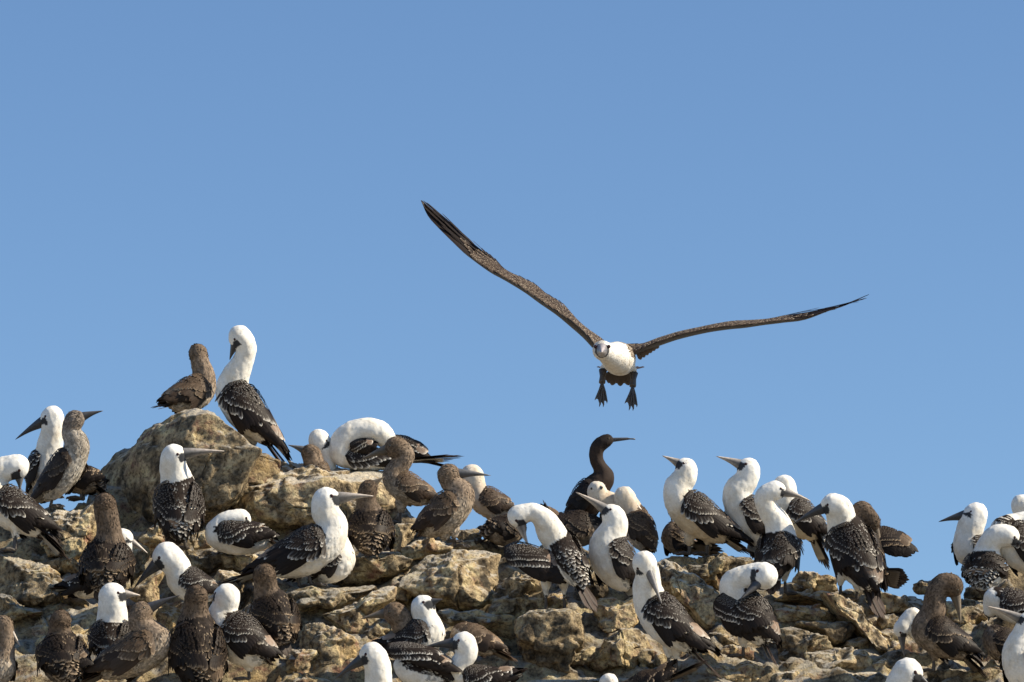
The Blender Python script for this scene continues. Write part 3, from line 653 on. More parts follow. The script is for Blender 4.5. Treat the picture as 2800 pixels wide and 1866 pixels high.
rock(11, [(390,1500),(520,1470),(700,1480),(980,1480),(1060,1540),(1070,1650),(380,1650)], 'bottom-edge rock under the preening brown juvenile', T=1)
rock(9, [(1390,1260),(1420,1210),(1500,1180),(1650,1195),(1800,1240),(1780,1320),(1560,1360),(1420,1330)], 'rounded tan stone by the leg of the preening booby', T=1)
rock(9, [(1180,1500),(1280,1440),(1500,1380),(1700,1350),(1880,1395),(1950,1500),(1940,1640),(1200,1640)], 'wide tan slab at the bottom right of the front booby', T=1)
rock(9, [(1310,1060),(1400,1030),(1640,1080),(1680,1180),(1500,1200),(1350,1160)], 'shadowed brown rock under the preening booby wing', T=1)
rock(21, [(520,1560),(700,1540),(1100,1530),(1300,1520),(1500,1500),(1700,1500),(2100,1520),(2200,1700),(520,1700)], 'bottom-edge ledge in front of the half-hidden white crown', T=.8, Dd=-.05)
rock(23, [(340,1120),(370,850),(420,740),(600,685),(750,690),(880,800),(1130,960),(1180,1100),(1080,1280),(900,1480),(600,1520),(500,1440)], 'large shaded grey boulder at the bottom left of centre', T=.7, shx=.4, rough=.8)
rock(23, [(640,650),(780,610),(900,550),(1250,390),(1440,220),(1500,195),(1670,220),(1660,400),(1500,450),(1300,640),(1350,900),(1250,1050),(1100,980),(950,840),(800,720)], 'rugged grey rock below the slab, left of the brown chick bill', T=.9, rough=1.1)
rock(23, [(60,330),(90,265),(500,212),(900,198),(1380,198),(1430,240),(1180,380),(940,550),(850,610),(640,570),(370,650),(240,560),(170,420)], 'bright flat slab the big white booby stands on', T=1.3, e=.5, pits=1.5, cuts=2, shz=.9)
rock(23, [(180,1230),(230,1105),(600,1098),(610,1210),(520,1410),(440,1470),(330,1440),(170,1420)], 'cracked golden stone with a pointed right corner', T=.9, e=.5)
rock(23, [(1230,1010),(1300,800),(1500,670),(1650,700),(1640,830),(1400,980),(1260,1060)], 'pale brown stone under the brown chick bill', T=1)
rock(23, [(80,1540),(130,1470),(330,1415),(480,1480),(800,1530),(820,1640),(80,1640)], 'orange-brown stone at the bottom edge left of centre', T=1)
rock(23, [(1650,330),(1780,150),(1900,100),(1960,300),(1850,480),(1700,420)], 'narrow grey rock left of the large central boulder', T=.9)
rock(6, [(1240,160),(1330,90),(1580,60),(1620,150),(1560,180)], 'pale rock behind the top of the large central boulder', T=1)
rock(4, [(1040,440),(960,500),(1000,700),(1060,760),(1140,700),(1180,560),(1120,480)], 'shaded rock under the small downturned grey bill', T=.9)
rock(5, [(0,960),(100,980),(160,1060),(100,1200),(-60,1180),(-60,1000)], 'shaded grey rock behind the upturned brown bill', T=.9)
# loose rubble that fills the joints between the boulders
def rubble():
    rng = np.random.default_rng(21); V = []; Fc = []; n = 0; v, f = ico(3)
    for i in range(340):
        x = rng.uniform(-250, 3050); ry = np.interp(x, RIDGE[:, 0], RIDGE[:, 1]); y = ry+25+rng.random()*(1960-ry)
        r = rng.uniform(.018, .065) if i % 3 else rng.uniform(.06, .11)
        D = DF(y)+.62; off = rng.uniform(-60, 60, 3); q = v.copy()
        for k in range(7):
            d = nrm(rng.normal(0, 1, 3)); h = rng.uniform(.45, .85); q = q-np.maximum(q@d-h, 0)[:, None]*d[None]*.95
        q = q*(1+.12*fbm(v*2.2+off, 3))[:, None]*r*rng.uniform(.7, 1.35, 3)
        V.append(q+PX(x, y+20, D)); Fc.append(f+n); n += len(v)
    o = mesh_obj('rubble', np.concatenate(V), np.concatenate(Fc), ROCK); o['kind'] = 'stuff'
    o['label'] = 'loose broken stones filling the joints between the boulders'; o['category'] = 'rubble'
rubble()
# ---- left group
bird('A', 1, (330,1330,60), (385,1130,30), 125, [(395,1040,20,105),(415,930,0,92)], (418,812,0,98), (122,994,0), (230,1480,90), 1480, 'white-headed booby with drooping dark bill at the far left skyline', bc='dark', Dd=.15)
bird('G', 1, (400,1400,25), (590,1130,-15), 122, [(610,1020,-15,98),(560,935,0,72)], (592,835,0,82), (820,766,10), (240,1500,60), 1520, 'grey-brown booby with mottled belly facing right on the left skyline', bc='dark', wings=(1,1), legs=[(430,1400,400,1530,0)])
bird('A', 1, (250,1660,10), (-20,1470,0), 150, [(-50,1330,0,110),(10,1240,10,105)], (140,1205,0,104), (158,1400,-25), (576,1990,20), 1900, 'white-headed booby at the left edge with bill tucked onto its back', bc='slate', wt=(500,1890,0))
bird('D', 1, (720,1330,60), (560,1290,90), 110, [(500,1230,100,70)], (480,1180,100,70), (420,1240,140), (910,1520,60), 1480, 'dark bird mostly hidden behind the mottled-belly booby', Dd=.2)
bird('J', 2, (265,690,-60), (440,590,60), 128, [(455,480,60,90),(425,380,50,74)], (408,300,50,76), (420,320,290), (30,748,-140), 800, 'brown booby with its back turned on the peak of the big boulder', legs=[])
bird('A', 2, (880,900,-60), (680,610,60), 150, [(715,480,40,112),(765,380,20,88),(795,260,5,84)], (740,170,0,96), (662,362,-10), (1190,1310,-30), 1085, 'tallest booby, long white neck and tucked bill, above the big dark boulder', bc='dark', wt=(1160,1210,-40), legs=[(800,960,800,1085,0),(850,980,845,1100,20)], Dd=.02)
bird('A', 2, (265,1690,-80), (255,1390,70), 165, [(235,1290,60,125),(210,1200,30,108)], (215,1120,0,100), (620,1086,-25), (180,1830,-150), 1850, 'white-headed booby seen from behind with bill pointing right, scaly back', bc='pale', legs=[(290,1700,310,1850,0)], wt=(250,1790,-130))
# ---- ridge top, left of centre
bird('A', 3, (240,640,60), (280,540,30), 100, [(275,440,20,82)], (225,320,0,100), (238,440,-60), (300,720,100), 700, 'small white head peeping over the ridge beside a brown head', bc='dark', Dd=.25, legs=[])
bird('J', 3, (230,650,20), (190,560,0), 90, [(180,500,0,85)], (155,435,0,80), (-40,368,0), (330,700,40), 700, 'brown head with bill pointing left over the golden ridge boulder', Dd=.15, legs=[])
bird('A', 3, (860,500,20), (450,480,0), 98, [(405,400,0,105),(470,290,0,108),(600,235,0,104),(725,250,0,104)], (810,320,20,90), (880,470,80), (1480,468,20), 560, 'booby preening with its white neck arched into a big loop', xw=[([(500,370,-60,30),(600,370,-75,50),(720,380,-60,35)], (0,-1,.1), .5),([(800,330,0,30),(960,350,10,50),(1080,430,0,45),(1190,512,0,8)], (0,-1,.3), .3)], Dd=.12, bc='dark', wt=(1300,540,0), wing=.8, legs=[])
bird('J', 3, (1100,810,20), (890,690,-10), 118, [(870,620,0,96),(930,530,0,84),(960,450,0,88)], (885,385,0,100), (588,492,-15), (1290,880,40), 1045, 'brown juvenile facing left with grey bill above the golden boulder', bc='brown', legs=[(930,860,920,1040,0)], Dd=.05)
bird('D', 3, (675,1200,-110), (660,1030,40), 170, [(650,930,30,105),(630,840,10,84)], (650,740,0,82), (788,640,-10), (640,1330,-170), 1340, 'dark-backed chick seen from behind with beak raised right', bc='brown', legs=[], wt=(660,1310,-150))
bird('J', 3, (1200,1060,10), (1420,860,-10), 150, [(1440,770,0,112),(1360,700,0,88)], (1335,615,0,98), (1700,630,0), (1060,1160,20), 1240, 'brown juvenile facing right with long dark bill on the brown wedge rock', bc='slate', legs=[(1310,1130,1330,1200,10),(1390,1090,1390,1240,-10)], wt=(1055,1120,0))
bird('W', 3, (1790,920,40), (1610,830,20), 115, [(1570,730,10,92)], (1540,625,10,104), (1350,650,90), (1900,1010,60), 1100, 'buff and white bird half hidden behind the brown juvenile facing right', Dd=.2, face=False)
bird('D', 7, (160,860,0), (300,840,60), 112, [(340,820,80,60)], (350,850,100,50), (330,950,120), (30,950,-20), 1010, 'dark bird hunched with its fanned tail pointing left behind the central boulder', Dd=.2, legs=[])
# ---- upper left rocks
bird('A', 5, (930,640,15), (1270,470,-5), 165, [(1320,330,0,122),(1255,230,0,108)], (1268,135,0,112), (1641,106,0), (420,800,30), 805, 'large white-breasted booby facing right on the bright flat slab', bc='pale', legs=[(1110,650,1155,805,-10),(1040,680,1060,820,30)], wt=(560,785,0))
bird('A', 3, (290,1460,30), (420,1330,15), 135, [(380,1200,50,100),(320,1060,90,90)], (300,930,110,85), (330,980,300), (120,1560,40), 1560, 'white breast of a second booby pressed against the large standing booby', legs=[], Dd=.03)
bird('A', 5, (740,450,0), (440,420,0), 128, [(400,360,-10,70),(480,295,-10,72)], (605,280,0,78), (740,400,-20), (890,480,0), 560, 'sleeping booby with its white head tucked into dark wings', bc='dark', legs=[], wt=(860,470,0))
bird('D', 5, (900,1170,-70), (850,970,50), 160, [(805,890,40,108),(792,800,20,92)], (785,715,0,92), (800,740,260), (960,1370,-120), 1400, 'rusty-crowned brown booby seen from behind in front of the flat slab', legs=[], wt=(1010,1215,-90))
bird('A', 5, (700,1330,-10), (500,1140,25), 178, [(440,1060,20,118),(480,960,10,98)], (492,890,0,108), (345,908,110), (865,1445,-40), 1540, 'hunched white-headed booby turned away between two brown ones', bc='pale', legs=[(655,1420,665,1545,0)], wt=(900,1380,-40))
bird('D', 5, (275,1500,-90), (245,1180,60), 195, [(240,1070,50,118),(246,970,20,94)], (250,885,0,92), (255,930,260), (320,1680,-150), 1640, 'darkest brown booby with its back turned, right of the upturned bill', legs=[], wt=(420,1640,-120))
bird('D', 4, (835,760,-90), (845,560,50), 178, [(862,450,40,112),(850,330,20,92),(835,240,10,92)], (822,160,0,90), (830,190,260), (800,960,-150), 980, 'tall brown-necked booby seen from behind on the left slope', legs=[], wt=(810,880,-120))
bird('A', 4, (670,830,90), (900,640,90), 125, [(960,520,80,88)], (965,430,70,80), (1160,556,60), (340,848,90), 960, 'small white head with downturned grey bill behind the tall brown neck', bc='pale', Dd=.12, legs=[], wt=(430,825,90))
bird('A', 4, (1600,860,40), (1420,770,20), 120, [(1395,670,10,110)], (1310,570,0,118), (1055,826,-10), (1800,960,60), 960, 'white-headed booby with thick bill drooping left above the golden block', bc='dark', legs=[])
bird('J', 4, (900,1450,20), (1230,1260,0), 150, [(1170,1180,0,108),(1100,1100,0,92)], (1110,1018,0,92), (1415,884,-5), (560,1620,40), 1660, 'brown booby pointing its bill up to the right in the lower left', bc='dark', legs=[])
bird('A', 4, (880,1330,-70), (880,1150,30), 150, [(885,1060,30,122),(880,970,15,112)], (880,880,0,106), (1102,886,20), (830,1480,-110), 1500, 'bullet-shaped white head with short pale bill facing right at lower left', bc='pale', legs=[])
bird('D', 4, (510,1470,-80), (480,1300,40), 172, [(470,1210,40,96),(468,1140,20,84)], (478,1072,0,84), (480,1100,240), (600,1640,-120), 1640, 'squat brown booby facing away at the bottom left', legs=[], xw=[([(430,1260,-60,30),(560,1350,-110,80),(720,1430,-120,10)], (.2,-1,.3), .3)])
bird('J', 4, (-20,1520,0), (20,1400,0), 110, [(40,1280,0,74),(45,1200,0,68)], (30,1105,0,70), (160,1286,-10), (-80,1640,0), 1640, 'slim brown booby cut off by the bottom left edge', bc='pale', legs=[])
# ---- bottom centre
bird('J', 6, (900,1250,90), (860,1120,70), 130, [(800,1010,50,122),(760,910,20,120)], (690,830,0,122), (330,900,-10), (1000,1350,100), 1400, 'brown chick head with open brown bill pointing left near the bottom', bc='brown', legs=[], Dd=.06)
bird('A', 6, (780,1230,10), (1070,1050,-20), 180, [(1010,880,0,130)], (985,765,0,130), (1196,690,-70), (300,1300,40), 1360, 'round white-breasted booby with dark face looking up right', bc='dark', legs=[], wt=(460,1150,-40), Dd=.02)
bird('A', 6, (540,1900,40), (540,1740,0), 180, [(520,1560,0,150),(515,1400,0,145)], (455,1265,0,140), (60,1535,-30), (560,2100,60), 2100, 'cut-off white neck and long dark bill at the bottom edge left of centre', bc='dark', legs=[])
bird('A', 6, (1800,1560,10), (1430,1530,0), 130, [(1340,1440,0,105),(1400,1350,0,108),(1465,1260,0,108)], (1425,1150,0,132), (980,1203,-20), (2110,1420,20), 1700, 'white S-curved neck with dark bill pointing left at the bottom centre', bc='dark', legs=[])
bird('J', 6, (1660,1190,10), (1420,1060,20), 140, [(1350,1100,30,70)], (1330,1170,60,60), (1330,1290,80), (2000,1360,0), 1420, 'brown speckled back behind the white S-curved neck', legs=[], Dd=.08)
bird('A', 6, (1130,1520,0), (850,1450,-10), 150, [(780,1400,20,90)], (760,1380,60,80), (700,1480,120), (1330,1640,20), 1700, 'booby with a raised barred wing and pale belly at the bottom', legs=[], xw=[([(620,1210,-40,35),(820,1240,-90,85),(1080,1330,-110,95),(1320,1540,-80,25)], (0,-1,.4), .4)], wings=(0,0))
# ---- ridge centre
bird('C', 7, (830,690,20), (960,500,0), 118, [(1025,430,0,82),(1000,360,0,60),(960,280,0,56),(968,190,0,58)], (1035,130,0,58), (1268,112,0), (760,860,40), 900, 'dark cormorant with snaky neck and hooked bill on the central skyline', group=None, cat='cormorant', Dd=.15, wings=(1,1), legs=[])
bird('D', 7, (640,850,20), (900,830,20), 135, [(960,840,60,70)], (1000,860,100,60), (1060,900,140), (530,600,60), 1010, 'brown back and upturned tail tip below the cormorant', legs=[], Dd=.08)
bird('W', 7, (1150,810,30), (1130,690,20), 110, [(1060,620,20,86),(985,590,0,72)], (962,525,0,80), (1012,500,-95), (1200,930,60), 1000, 'buff-faced young bird with stubby bill in front of the cormorant', bc='slate', legs=[], Dd=.1)
bird('A', 7, (1160,1220,10), (1040,970,0), 160, [(1085,870,0,116),(1115,790,0,98)], (1090,720,0,92), (796,541,-5), (1300,1400,40), 1400, 'beak-up booby calling skyward to the left at the ridge centre', bc='pale', legs=[], wt=(1290,1330,30), Dd=.02)
bird('W', 7, (1335,930,-20), (1270,740,30), 115, [(1210,650,20,96)], (1180,570,0,86), (1370,750,-40), (1380,1050,-40), 1040, 'sleepy buff bird resting its pale bill on its shoulder', bc='pale', legs=[], Dd=.1)
bird('A', 9, (1000,1090,-60), (710,760,50), 215, [(655,570,10,160),(668,440,-20,128)], (618,295,-70,132), (812,745,-215), (1460,1560,-30), 1440, 'foremost booby with bill tucked to its chest, standing bottom right of centre', bc='mid', legs=[(880,1200,880,1440,0),(960,1220,960,1450,30)], wt=(1420,1290,-60))
bird('A', 7, (785,1190,-110), (660,950,90), 128, [(600,860,60,116),(550,765,10,94),(455,695,0,72)], (335,730,0,92), (425,972,-40), (965,1500,-160), 1480, 'preening booby with one drooped wing beside the large central boulder', bc='pale', legs=[(560,1260,560,1480,0),(700,1260,710,1480,60)], wings=(0,1),
     xw=[([(235,1020,-60,40),(330,1030,-80,92),(470,1090,-90,112),(610,1160,-80,105),(735,1235,-60,40)], (-.1,-1,.35), .35)], wt=(800,1330,-150))
# ---- right of centre
bird('A', 8, (680,760,10), (370,520,-10), 165, [(330,370,0,122),(400,290,0,108)], (415,195,0,98), (198,87,0), (1005,980,20), 970, 'booby with pale bill raised left on the bright pitted boulder', bc='pale', legs=[(440,820,440,968,-10),(600,800,595,968,20)], wt=(1015,900,-10), belly=(.60,.50,.36))
bird('A', 8, (1050,790,20), (880,520,0), 150, [(870,400,0,130),(950,310,0,108)], (975,200,0,104), (680,92,0), (1000,1010,40), 1010, 'second booby raising its pale bill left, with red-brown eye', bc='pale', legs=[], wt=(1130,850,-20), Dd=.08)
bird('A', 8, (1520,740,30), (1320,560,20), 150, [(1300,440,15,108)], (1290,350,10,104), (1180,440,120), (1690,1120,50), 1060, 'white-headed booby turned away behind the grey-billed booby', bc='dark', legs=[], Dd=.14, belly=(.62,.54,.4))
bird('A', 8, (1200,1080,-80), (1260,860,50), 170, [(1235,700,50,122),(1140,560,20,98),(1110,450,0,88)], (1210,392,0,92), (1526,492,-10), (1170,1340,-130), 1310, 'grey-billed booby with long bent neck facing right, seen from behind', bc='pale', legs=[(1290,1120,1300,1310,0)], wt=(1190,1330,-120))
bird('A', 10, (1010,1060,-150), (850,620,90), 235, [(780,470,60,158),(770,370,15,148)], (690,310,0,128), (262,528,-20), (1250,1560,-220), 1300, 'big booby with broad black bill pointing down left, finely scaled back', bc='dark', legs=[(780,1080,775,1310,0),(960,1160,950,1330,40)], wt=(1160,1300,-230))
bird('D', 10, (1120,1060,40), (1020,640,30), 140, [(960,480,30,110),(1010,370,20,100)], (1120,500,0,98), (1225,880,-10), (1520,1125,60), 1300, 'brown booby bent behind the big booby with ragged wing to the right', bc='brown', legs=[], Dd=.12, xw=[([(1080,640,60,70),(1250,680,50,130),(1420,760,40,110),(1580,815,40,25)], (.1,-1,.3), .25)])
bird('D', 8, (330,880,20), (300,780,30), 105, [(300,740,60,60)], (320,760,100,50), (340,860,120), (755,945,60), 1000, 'dark brown body crouched behind the booby on the pitted boulder', legs=[], Dd=.2)
bird('A', 9, (1830,1020,-40), (1700,760,40), 215, [(1560,600,50,150),(1590,500,30,140),(1740,450,10,136)], (1895,445,-60,156), (1640,690,-250), (2030,1420,-60), 1300, 'preening booby with two white humps of neck and head, ruffled feathers', bc='dark', legs=[(1670,1100,1670,1290,0)], wt=(2050,1215,-80),
     xw=[([(1400,680,-40,60),(1560,840,-120,130),(1700,960,-150,120),(1850,1090,-140,40)], (-.3,-1,.2), .35)])
# ---- far right
bird('A', 11, (760,600,20), (700,460,0), 118, [(730,350,0,108)], (775,245,0,100), (478,308,0), (840,740,40), 760, 'white-headed booby with dark bill facing left on the right skyline', bc='dark', legs=[], Dd=.15)
bird('A', 11, (830,740,-30), (850,640,30), 150, [(860,520,40,96),(930,420,15,92)], (1030,420,0,90), (1215,570,-20), (830,880,-60), 860, 'white-necked booby with dappled back and dark bill hooked to the right', bc='dark', legs=[], Dd=.02, wt=(845,775,-90))
bird('A', 11, (1240,640,40), (1000,400,30), 150, [(1080,310,60,70)], (1180,300,80,80), (1260,400,140), (1400,800,60), 900, 'dark-shouldered booby with white belly near the right edge', legs=[], Dd=.12)
bird('A', 11, (1240,420,60), (1190,330,60), 90, [(1150,250,50,80)], (1128,170,40,88), (1230,230,100), (1300,500,80), 600, 'round white head at the right edge of the skyline', legs=[], Dd=.3)
bird('D', 11, (620,1300,-10), (380,1150,0), 135, [(440,1010,0,100),(455,880,0,88),(515,795,0,84)], (590,810,0,92), (652,1118,-20), (860,1540,-20), 1480, 'grey-brown juvenile preening with bowed head at the lower right', bc='brown', legs=[(440,1320,440,1480,0)], wt=(830,1450,-40))
bird('A', 11, (420,1230,70), (300,1120,60), 90, [(270,1040,50,62)], (185,1150,30,72), (212,1372,0), (560,1330,90), 1450, 'white head with hanging pale bill behind the preening juvenile', bc='mid', legs=[], Dd=.14)
bird('A', 11, (100,1780,20), (130,1680,10), 120, [(160,1600,10,110)], (235,1485,0,122), (400,1580,-20), (40,1850,30), 1850, 'white head at the bottom edge with bill pointing down right', bc='dark', legs=[])
bird('A', 11, (1220,1040,20), (960,930,10), 120, [(900,900,20,66)], (880,1000,60,60), (870,1090,80), (1400,1120,30), 1130, 'spotted booby with a white nape stripe at the right edge', legs=[], Dd=.05)
bird('A', 11, (1200,1600,20), (1110,1330,0), 150, [(1150,1180,0,88)], (1180,1095,0,84), (850,970,-10), (1250,1800,30), 1800, 'booby cut off by the right edge with long grey bill pointing left', bc='pale', legs=[], Dd=-.02)
bird('D', 11, (1020,1330,20), (930,1220,30), 115, [(900,1190,60,60)], (890,1210,90,50), (900,1300,120), (1100,1440,0), 1420, 'dark speckled bird crouched between the preening juvenile and the right edge', legs=[], Dd=.1)
bird('A', 9, (300,1760,60), (260,1700,40), 120, [(250,1640,20,100)], (250,1560,0,100), (160,1640,80), (340,1860,90), 1800, 'white crown barely showing over the bottom ledge', legs=[], Dd=.12)
bird('D', 9, (800,1560,0), (560,1600,20), 120, [(480,1620,20,80)], (400,1640,20,80), (260,1680,20), (1322,1330,-20), 1750, 'dark bird at the bottom edge with a stiff tan tail pointing up right', legs=[], wt=(965,1330,0), Dd=-.02)

# ---------------------------------------------------------------- the flying booby
def flying():
    rng = np.random.default_rng(77); D = 20.3; pal = dict(PAL['A']); pal['belly'] = (.78,.74,.66); pal['back'] = (.065,.045,.032); pal['ctip'] = (.74,.61,.45); pal['tip'] = (.70,.60,.46)
    def q12(x, y, d=0): return PX(1580+x/6.03, 880+y/6.03, D+d)
    mp = K*D/6.03
    ctrl = [q12(760,800,.48), q12(740,720,.36), q12(700,640,.20), q12(660,600,.06), q12(560,560,-.06), q12(470,510,-.13), q12(400,470,-.18)]
    rad = np.array([60,170,265,280,212,168,158])*mp*.97
    Cs, st = catmull(ctrl, 7); rs, _ = catmull(rad[:, None], 7); rs = rs[:, 0]; T = nrm(np.gradient(Cs, axis=0))
    hd = ctrl[-1]; hr = rad[-1]; bt = q12(395,505,-.31); bd = nrm(bt-hd); uh = orth(Z, bd)
    fc = [hd+bd*hr*t for t in (.2,.4,.6)]
    extra = [(q12(430,760,.16), 60*mp), (q12(900,780,.16), 75*mp), (q12(420,820,.16), 40*mp), (q12(925,850,.16), 42*mp)]
    C2 = np.vstack([Cs, fc, [e[0] for e in extra]]); r2 = np.concatenate([rs, [hr*.88, hr*.74, hr*.58], [e[1] for e in extra]])
    p, q, fn, ctr = sdf_mesh(C2, r2)
    org = q12(660, 620, .1)
    root = bpy.data.objects.new('flying_booby', None); scene.collection.objects.link(root); root.location = org
    root['label'] = 'booby flying towards the viewer with wings raised and feet dangling'; root['category'] = 'booby'
    def colour(x):
        dd = np.linalg.norm(x[:, None]-Cs[None], axis=2)-rs[None]; i = np.argmin(dd, 1); o = nrm(x-Cs[i]); sx = st[i]
        col = np.tile(np.array((.84,.81,.75)), (len(x), 1)); dark = (o[:, 2]+vnoise(x*60)*.1 > .35) & (sx < 3.2) | ((o[:, 0] > .6) & (o[:, 2] > -.05) & (sx < 3.4)) | (sx < .6)
        col[dark] = np.array(pal['back'])*1.6; sh_ = np.linalg.norm(x-q12(880,430,.06), axis=1)+vnoise(x*70)*.012 < 190*mp; sh2 = np.linalg.norm(x-q12(330,330,.06), axis=1) < 110*mp; col[sh_ | sh2] = np.array(pal['back'])*1.6
        rel = x-hd; f1 = (np.linalg.norm(x-(hd+bd*hr*.75), axis=1) < hr*.80); col[f1 & (rel@bd > hr*.35)] = (.085,.085,.09)
        return col, i, sx
    col, i, sx = colour(p); soup = Soup(); soup.add(p, q, col*rng.uniform(.92, 1.05, (len(p), 1)))
    cf, ii, sf = colour(ctr); area = np.linalg.norm(fn, axis=1); nn = nrm(fn); facem = np.all(cf < .2, axis=1) & (sf > 4.5)
    wgt = area/.0078**2; wgt[facem] = 0; kk = np.where(rng.random(len(wgt)) < wgt)[0]
    d = -T[ii[kk]]+rng.normal(0, .12, (len(kk), 3)); n3 = nn[kk]; d = nrm(d-n3*np.sum(d*n3, 1, keepdims=True)); sd = np.cross(d, n3)
    Lf = rng.uniform(.012, .02, len(kk)); cc = cf[kk]*rng.uniform(.88, 1.06, (len(kk), 1)); tc = cc.copy(); isd = np.all(cf[kk] < .3, axis=1); tc[isd] = np.array(pal['tip'])*rng.uniform(.4, 1, (int(isd.sum()), 1))
    b = ctr[kk]; V = np.stack([b, b+d*(Lf*.55)[:, None]+sd*(Lf*.25)[:, None]+n3*(Lf*.07)[:, None], b+d*Lf[:, None]+n3*(Lf*.10)[:, None], b+d*(Lf*.55)[:, None]-sd*(Lf*.25)[:, None]+n3*(Lf*.07)[:, None]], 1)
    soup.add(V.reshape(-1, 3), np.arange(len(kk)*4).reshape(-1, 4), np.stack([cc, cc, tc, cc], 1).reshape(-1, 3))
    soup_obj('body', soup, PLUM, root, org)
    make_bill(root, hd+bd*hr*.42, bt, bd, uh, hr*1.65, ((.20,.19,.20), (.45,.40,.39)), org)
    sdh = np.cross(bd, uh)
    for sg in (-1, 1): add_eye(root, hd+bd*hr*.62+uh*hr*.42+sdh*sg*hr*.72, hr*.20, EYE_R, org, sg)
    # wings, traced along their upper and lower outline in the photo
    def wing(top, bot, c, sgn, dep):
        cx, cy, s = CR[c]; P = []; H = []
        for i, (a, b) in enumerate(zip(top, bot)):
            m_ = ((a[0]+b[0])/2, (a[1]+b[1])/2); h = math.hypot(a[0]-b[0], a[1]-b[1])/2
            P.append(PX(cx+m_[0]/s, cy+m_[1]/s, D+.10+dep[i])); H.append(h/s*K*D*1.12)
        P = np.array(P); H = np.array(H); Cx, st_ = catmull(P, 7); Hx, _ = catmull(H[:, None], 7); Hx = np.maximum(Hx[:, 0], .0012)
        u = np.concatenate([[0], np.cumsum(np.linalg.norm(np.diff(Cx, axis=0), axis=1))]); L = u[-1]; u = u/L
        Tn = nrm(np.gradient(Cx, axis=0)); up = np.array([orth(Z, t) for t in Tn])           # in-picture normal
        back = nrm(np.cross(Tn, up)); back = back*np.sign(back[:, 1])[:, None]
        ch = np.interp(u, [0, .1, .3, .55, .75, .92, 1], [.15, .17, .17, .14, .11, .05, .008])
        I = lambda a, X: np.stack([np.interp(a, u, X[:, k]) for k in range(3)], -1)
        def prof(a, b, side):
            """b: 0 trailing edge (away, raised) to 1 leading edge (near, low)"""
            h = np.interp(a, u, Hx); cw = np.interp(a, u, ch); x = 1-b
            zz = h*(-1+1.9*x**.75) if side > 0 else h*(-1+1.5*x**1.8)
            thick = np.sin(np.clip(b, 0, 1)**.6*math.pi)*h*.35*side
            return I(a, Cx)+I(a, back)*(cw*(x-.25))[:, None]+I(a, up)*(zz+thick)[:, None]
        def W(sv, vv):
            e = .02; P0 = prof(sv, vv, 1); a = prof(np.minimum(sv+e, 1), vv, 1)-prof(np.maximum(sv-e, 0), vv, 1); b = prof(sv, np.minimum(vv+e, 1), 1)-prof(sv, np.maximum(vv-e, 0), 1)
            n = nrm(np.cross(a, b)); s2 = np.sign(np.sum(n*(I(sv, up)-I(sv, back)*.6), 1)); s2[s2 == 0] = 1
            return P0, n*s2[:, None], a, b
        ns, nv = 40, 14; S_, V_ = np.meshgrid(np.linspace(0, 1, ns), np.linspace(0, 1, nv), indexing='ij')
        top_ = prof(S_.ravel(), V_.ravel(), 1); bo = prof(S_.ravel(), V_.ravel(), -1); idx = np.arange(ns*nv).reshape(ns, nv)
        fo = np.stack([idx[:-1, :-1], idx[1:, :-1], idx[1:, 1:], idx[:-1, 1:]], -1).reshape(-1, 4)
        rim = np.concatenate([idx[:, 0], idx[-1, 1:], idx[::-1, -1][1:], idx[0, ::-1][1:]]); fr_ = np.stack([rim[:-1], rim[1:], rim[1:]+ns*nv, rim[:-1]+ns*nv], -1)
        soup = Soup(); cq = np.array(pal['quill'])
        soup.add(np.vstack([top_, bo]), np.vstack([fo, fo[:, ::-1]+ns*nv, fr_]), np.tile(cq*1.3, (2*ns*nv, 1)))
        def put(s, v, fl, wd, cd, ct, lift, fr, mixd, off=.001):
            p, nn_, a, b = W(np.clip(s, 0, 1), np.clip(v, 0, 1)); dd = nrm(nrm(a)*mixd-nrm(b)*(1-mixd))
            feathers(soup, p+nn_*off, dd, nn_, fl*rng.uniform(.85, 1.15, len(s)), wd, np.array(cd)*rng.uniform(.7, 1.35, (len(s), 1)), np.array(ct)*rng.uniform(.6, 1.15, (len(s), 1)), lift, 0, fr)
        k = 26; s = np.linspace(.02, .62, k); put(s, np.full(k, .25), .06, .022, cq, cq*3, .005, .4, .6, .0015)       # secondaries
        for j, s0 in enumerate(np.linspace(.50, .86, 10)):                                                            # primaries, in layers
            k = 3; put(np.full(k, s0)+rng.uniform(-.01, .01, k), np.linspace(.3, .75, k), min(L*.15, L*(1.0-s0)*.95), .011, cq, cq*3, .002, .4, .992, .0015+.0003*j)
        ss = []; vv = []
        for s0 in np.arange(.0, .64, .0125):
            m_ = 9; ss.append(np.full(m_, s0)+rng.uniform(-.005, .005, m_)); vv.append(np.linspace(.32, 1.0, m_)+rng.uniform(-.03, .03, m_))
        ss = np.concatenate(ss); vv = np.concatenate(vv); o_ = np.argsort(vv); ss = ss[o_]; vv = vv[o_]
        put(ss, vv, .026, .0125, pal['back'], pal['ctip'], .05, .85, .72, .0015)
        k = 12; s = np.linspace(.60, .72, k); put(s, rng.uniform(.5, 1, k), .03, .012, pal['back'], pal['tip'], .05, .8, .85, .003)
        soup_obj('wing', soup, QUILL, root, org)
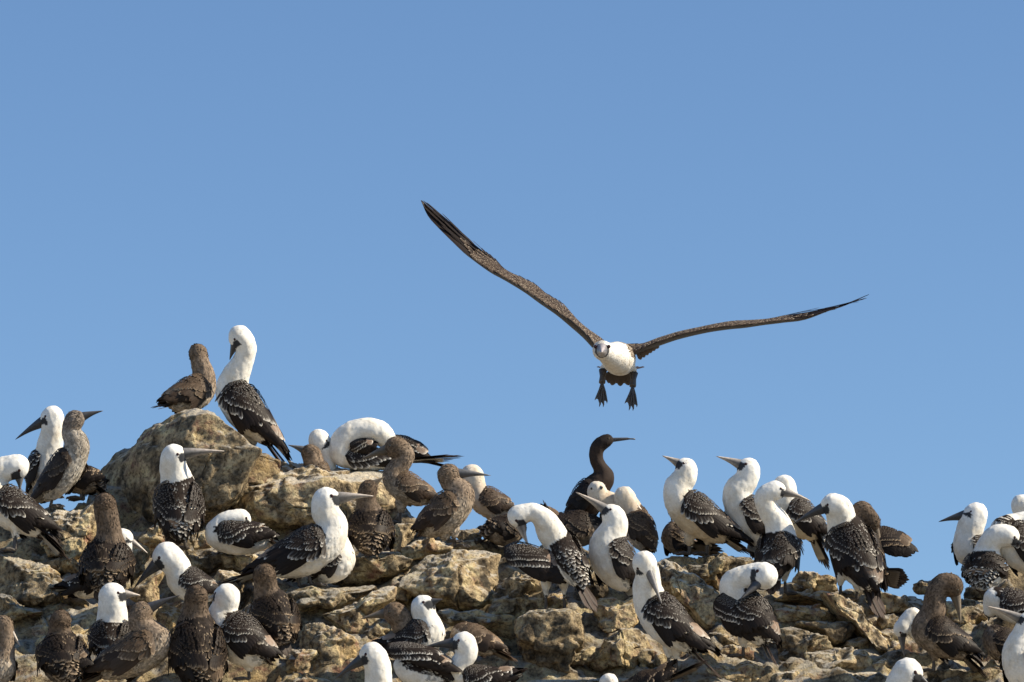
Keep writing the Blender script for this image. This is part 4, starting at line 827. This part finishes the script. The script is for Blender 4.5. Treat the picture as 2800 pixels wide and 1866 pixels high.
    wing([(1790,1320),(1610,1185),(1430,1015),(1230,885),(1100,795),(880,685),(760,605),(560,462),(450,380),(270,225),(170,150),(72,60)],
         [(1660,1410),(1530,1265),(1350,1120),(1160,990),(1000,872),(830,775),(690,700),(480,545),(400,465),(230,298),(145,200),(72,62)], 13, -1, [.0,.0,.0,.01,.02,.03,.04,.07,.09,.14,.17,.20])
    wing([(-30,520),(180,505),(320,455),(520,395),(760,345),(1000,305),(1140,297),(1340,290),(1500,265),(1700,240),(1900,200),(2050,170),(2270,85)],
         [(60,660),(170,600),(330,545),(520,480),(760,425),(1000,392),(1150,380),(1320,352),(1500,335),(1650,305),(1900,235),(2060,185),(2272,88)], 14, 1, [.0,.0,.0,.0,.0,.01,.02,.04,.06,.09,.12,.15,.2])
    # tertial feathers showing below the right wing, and the tail behind
    ts = Soup(); k = 9; a = np.linspace(-1, 1, k)
    b0 = q12(720,800,.40)+XA[None]*(a*.035)[:, None]
    feathers(ts, b0, np.stack([a*.27, np.full(k, .85), -.24-.05*abs(a)], 1), np.tile([0, -.25, 1.0], (k, 1)), .20, .032, (.045,.034,.028), (.09,.07,.055), 0, 0, .6)
    soup_obj('tail', ts, QUILL, root, org); ts = Soup()
    feathers(ts, q12(700,830,.26)+XA[None]*(a*.045)[:, None], np.stack([a*.3, np.full(k, .45), np.full(k, -.55)], 1), np.tile([0, -1.0, -.2], (k, 1)), np.array([.04,.052,.06,.05,.062,.05,.06,.05,.04]), .030, (.10,.075,.055), (.20,.15,.11), 0, 0, .6)
    soup_obj('undertail_feathers', ts, QUILL, root, org)
    t2 = Soup(); k = 6; a = np.linspace(0, 1, k)
    feathers(t2, np.array([q12(985+x*300, 470-x*110, .17) for x in a]), np.tile([.25, .35, -.75], (k, 1)), np.tile([0, -1.0, 0], (k, 1)), .045-.02*a, .022, (.20,.15,.115), (.3,.24,.19), 0, 0, .5)
    soup_obj('tertial_feathers', t2, QUILL, root, org)
    for (tx, ty, ax_, ay, fwd, wd) in ((415,800,400,1010,(-.06,-.15,-1.0),.36), (925,850,905,1070,(-.10,-.15,-1.0),.42)):
        lg = leg(root, q12(tx, ty, .16), q12(ax_, ay, .13), nrm(np.array(fwd)), org, flen=.098, up=nrm(np.array([.45, -1, .15])), r=.014, spread=.34)
flying()
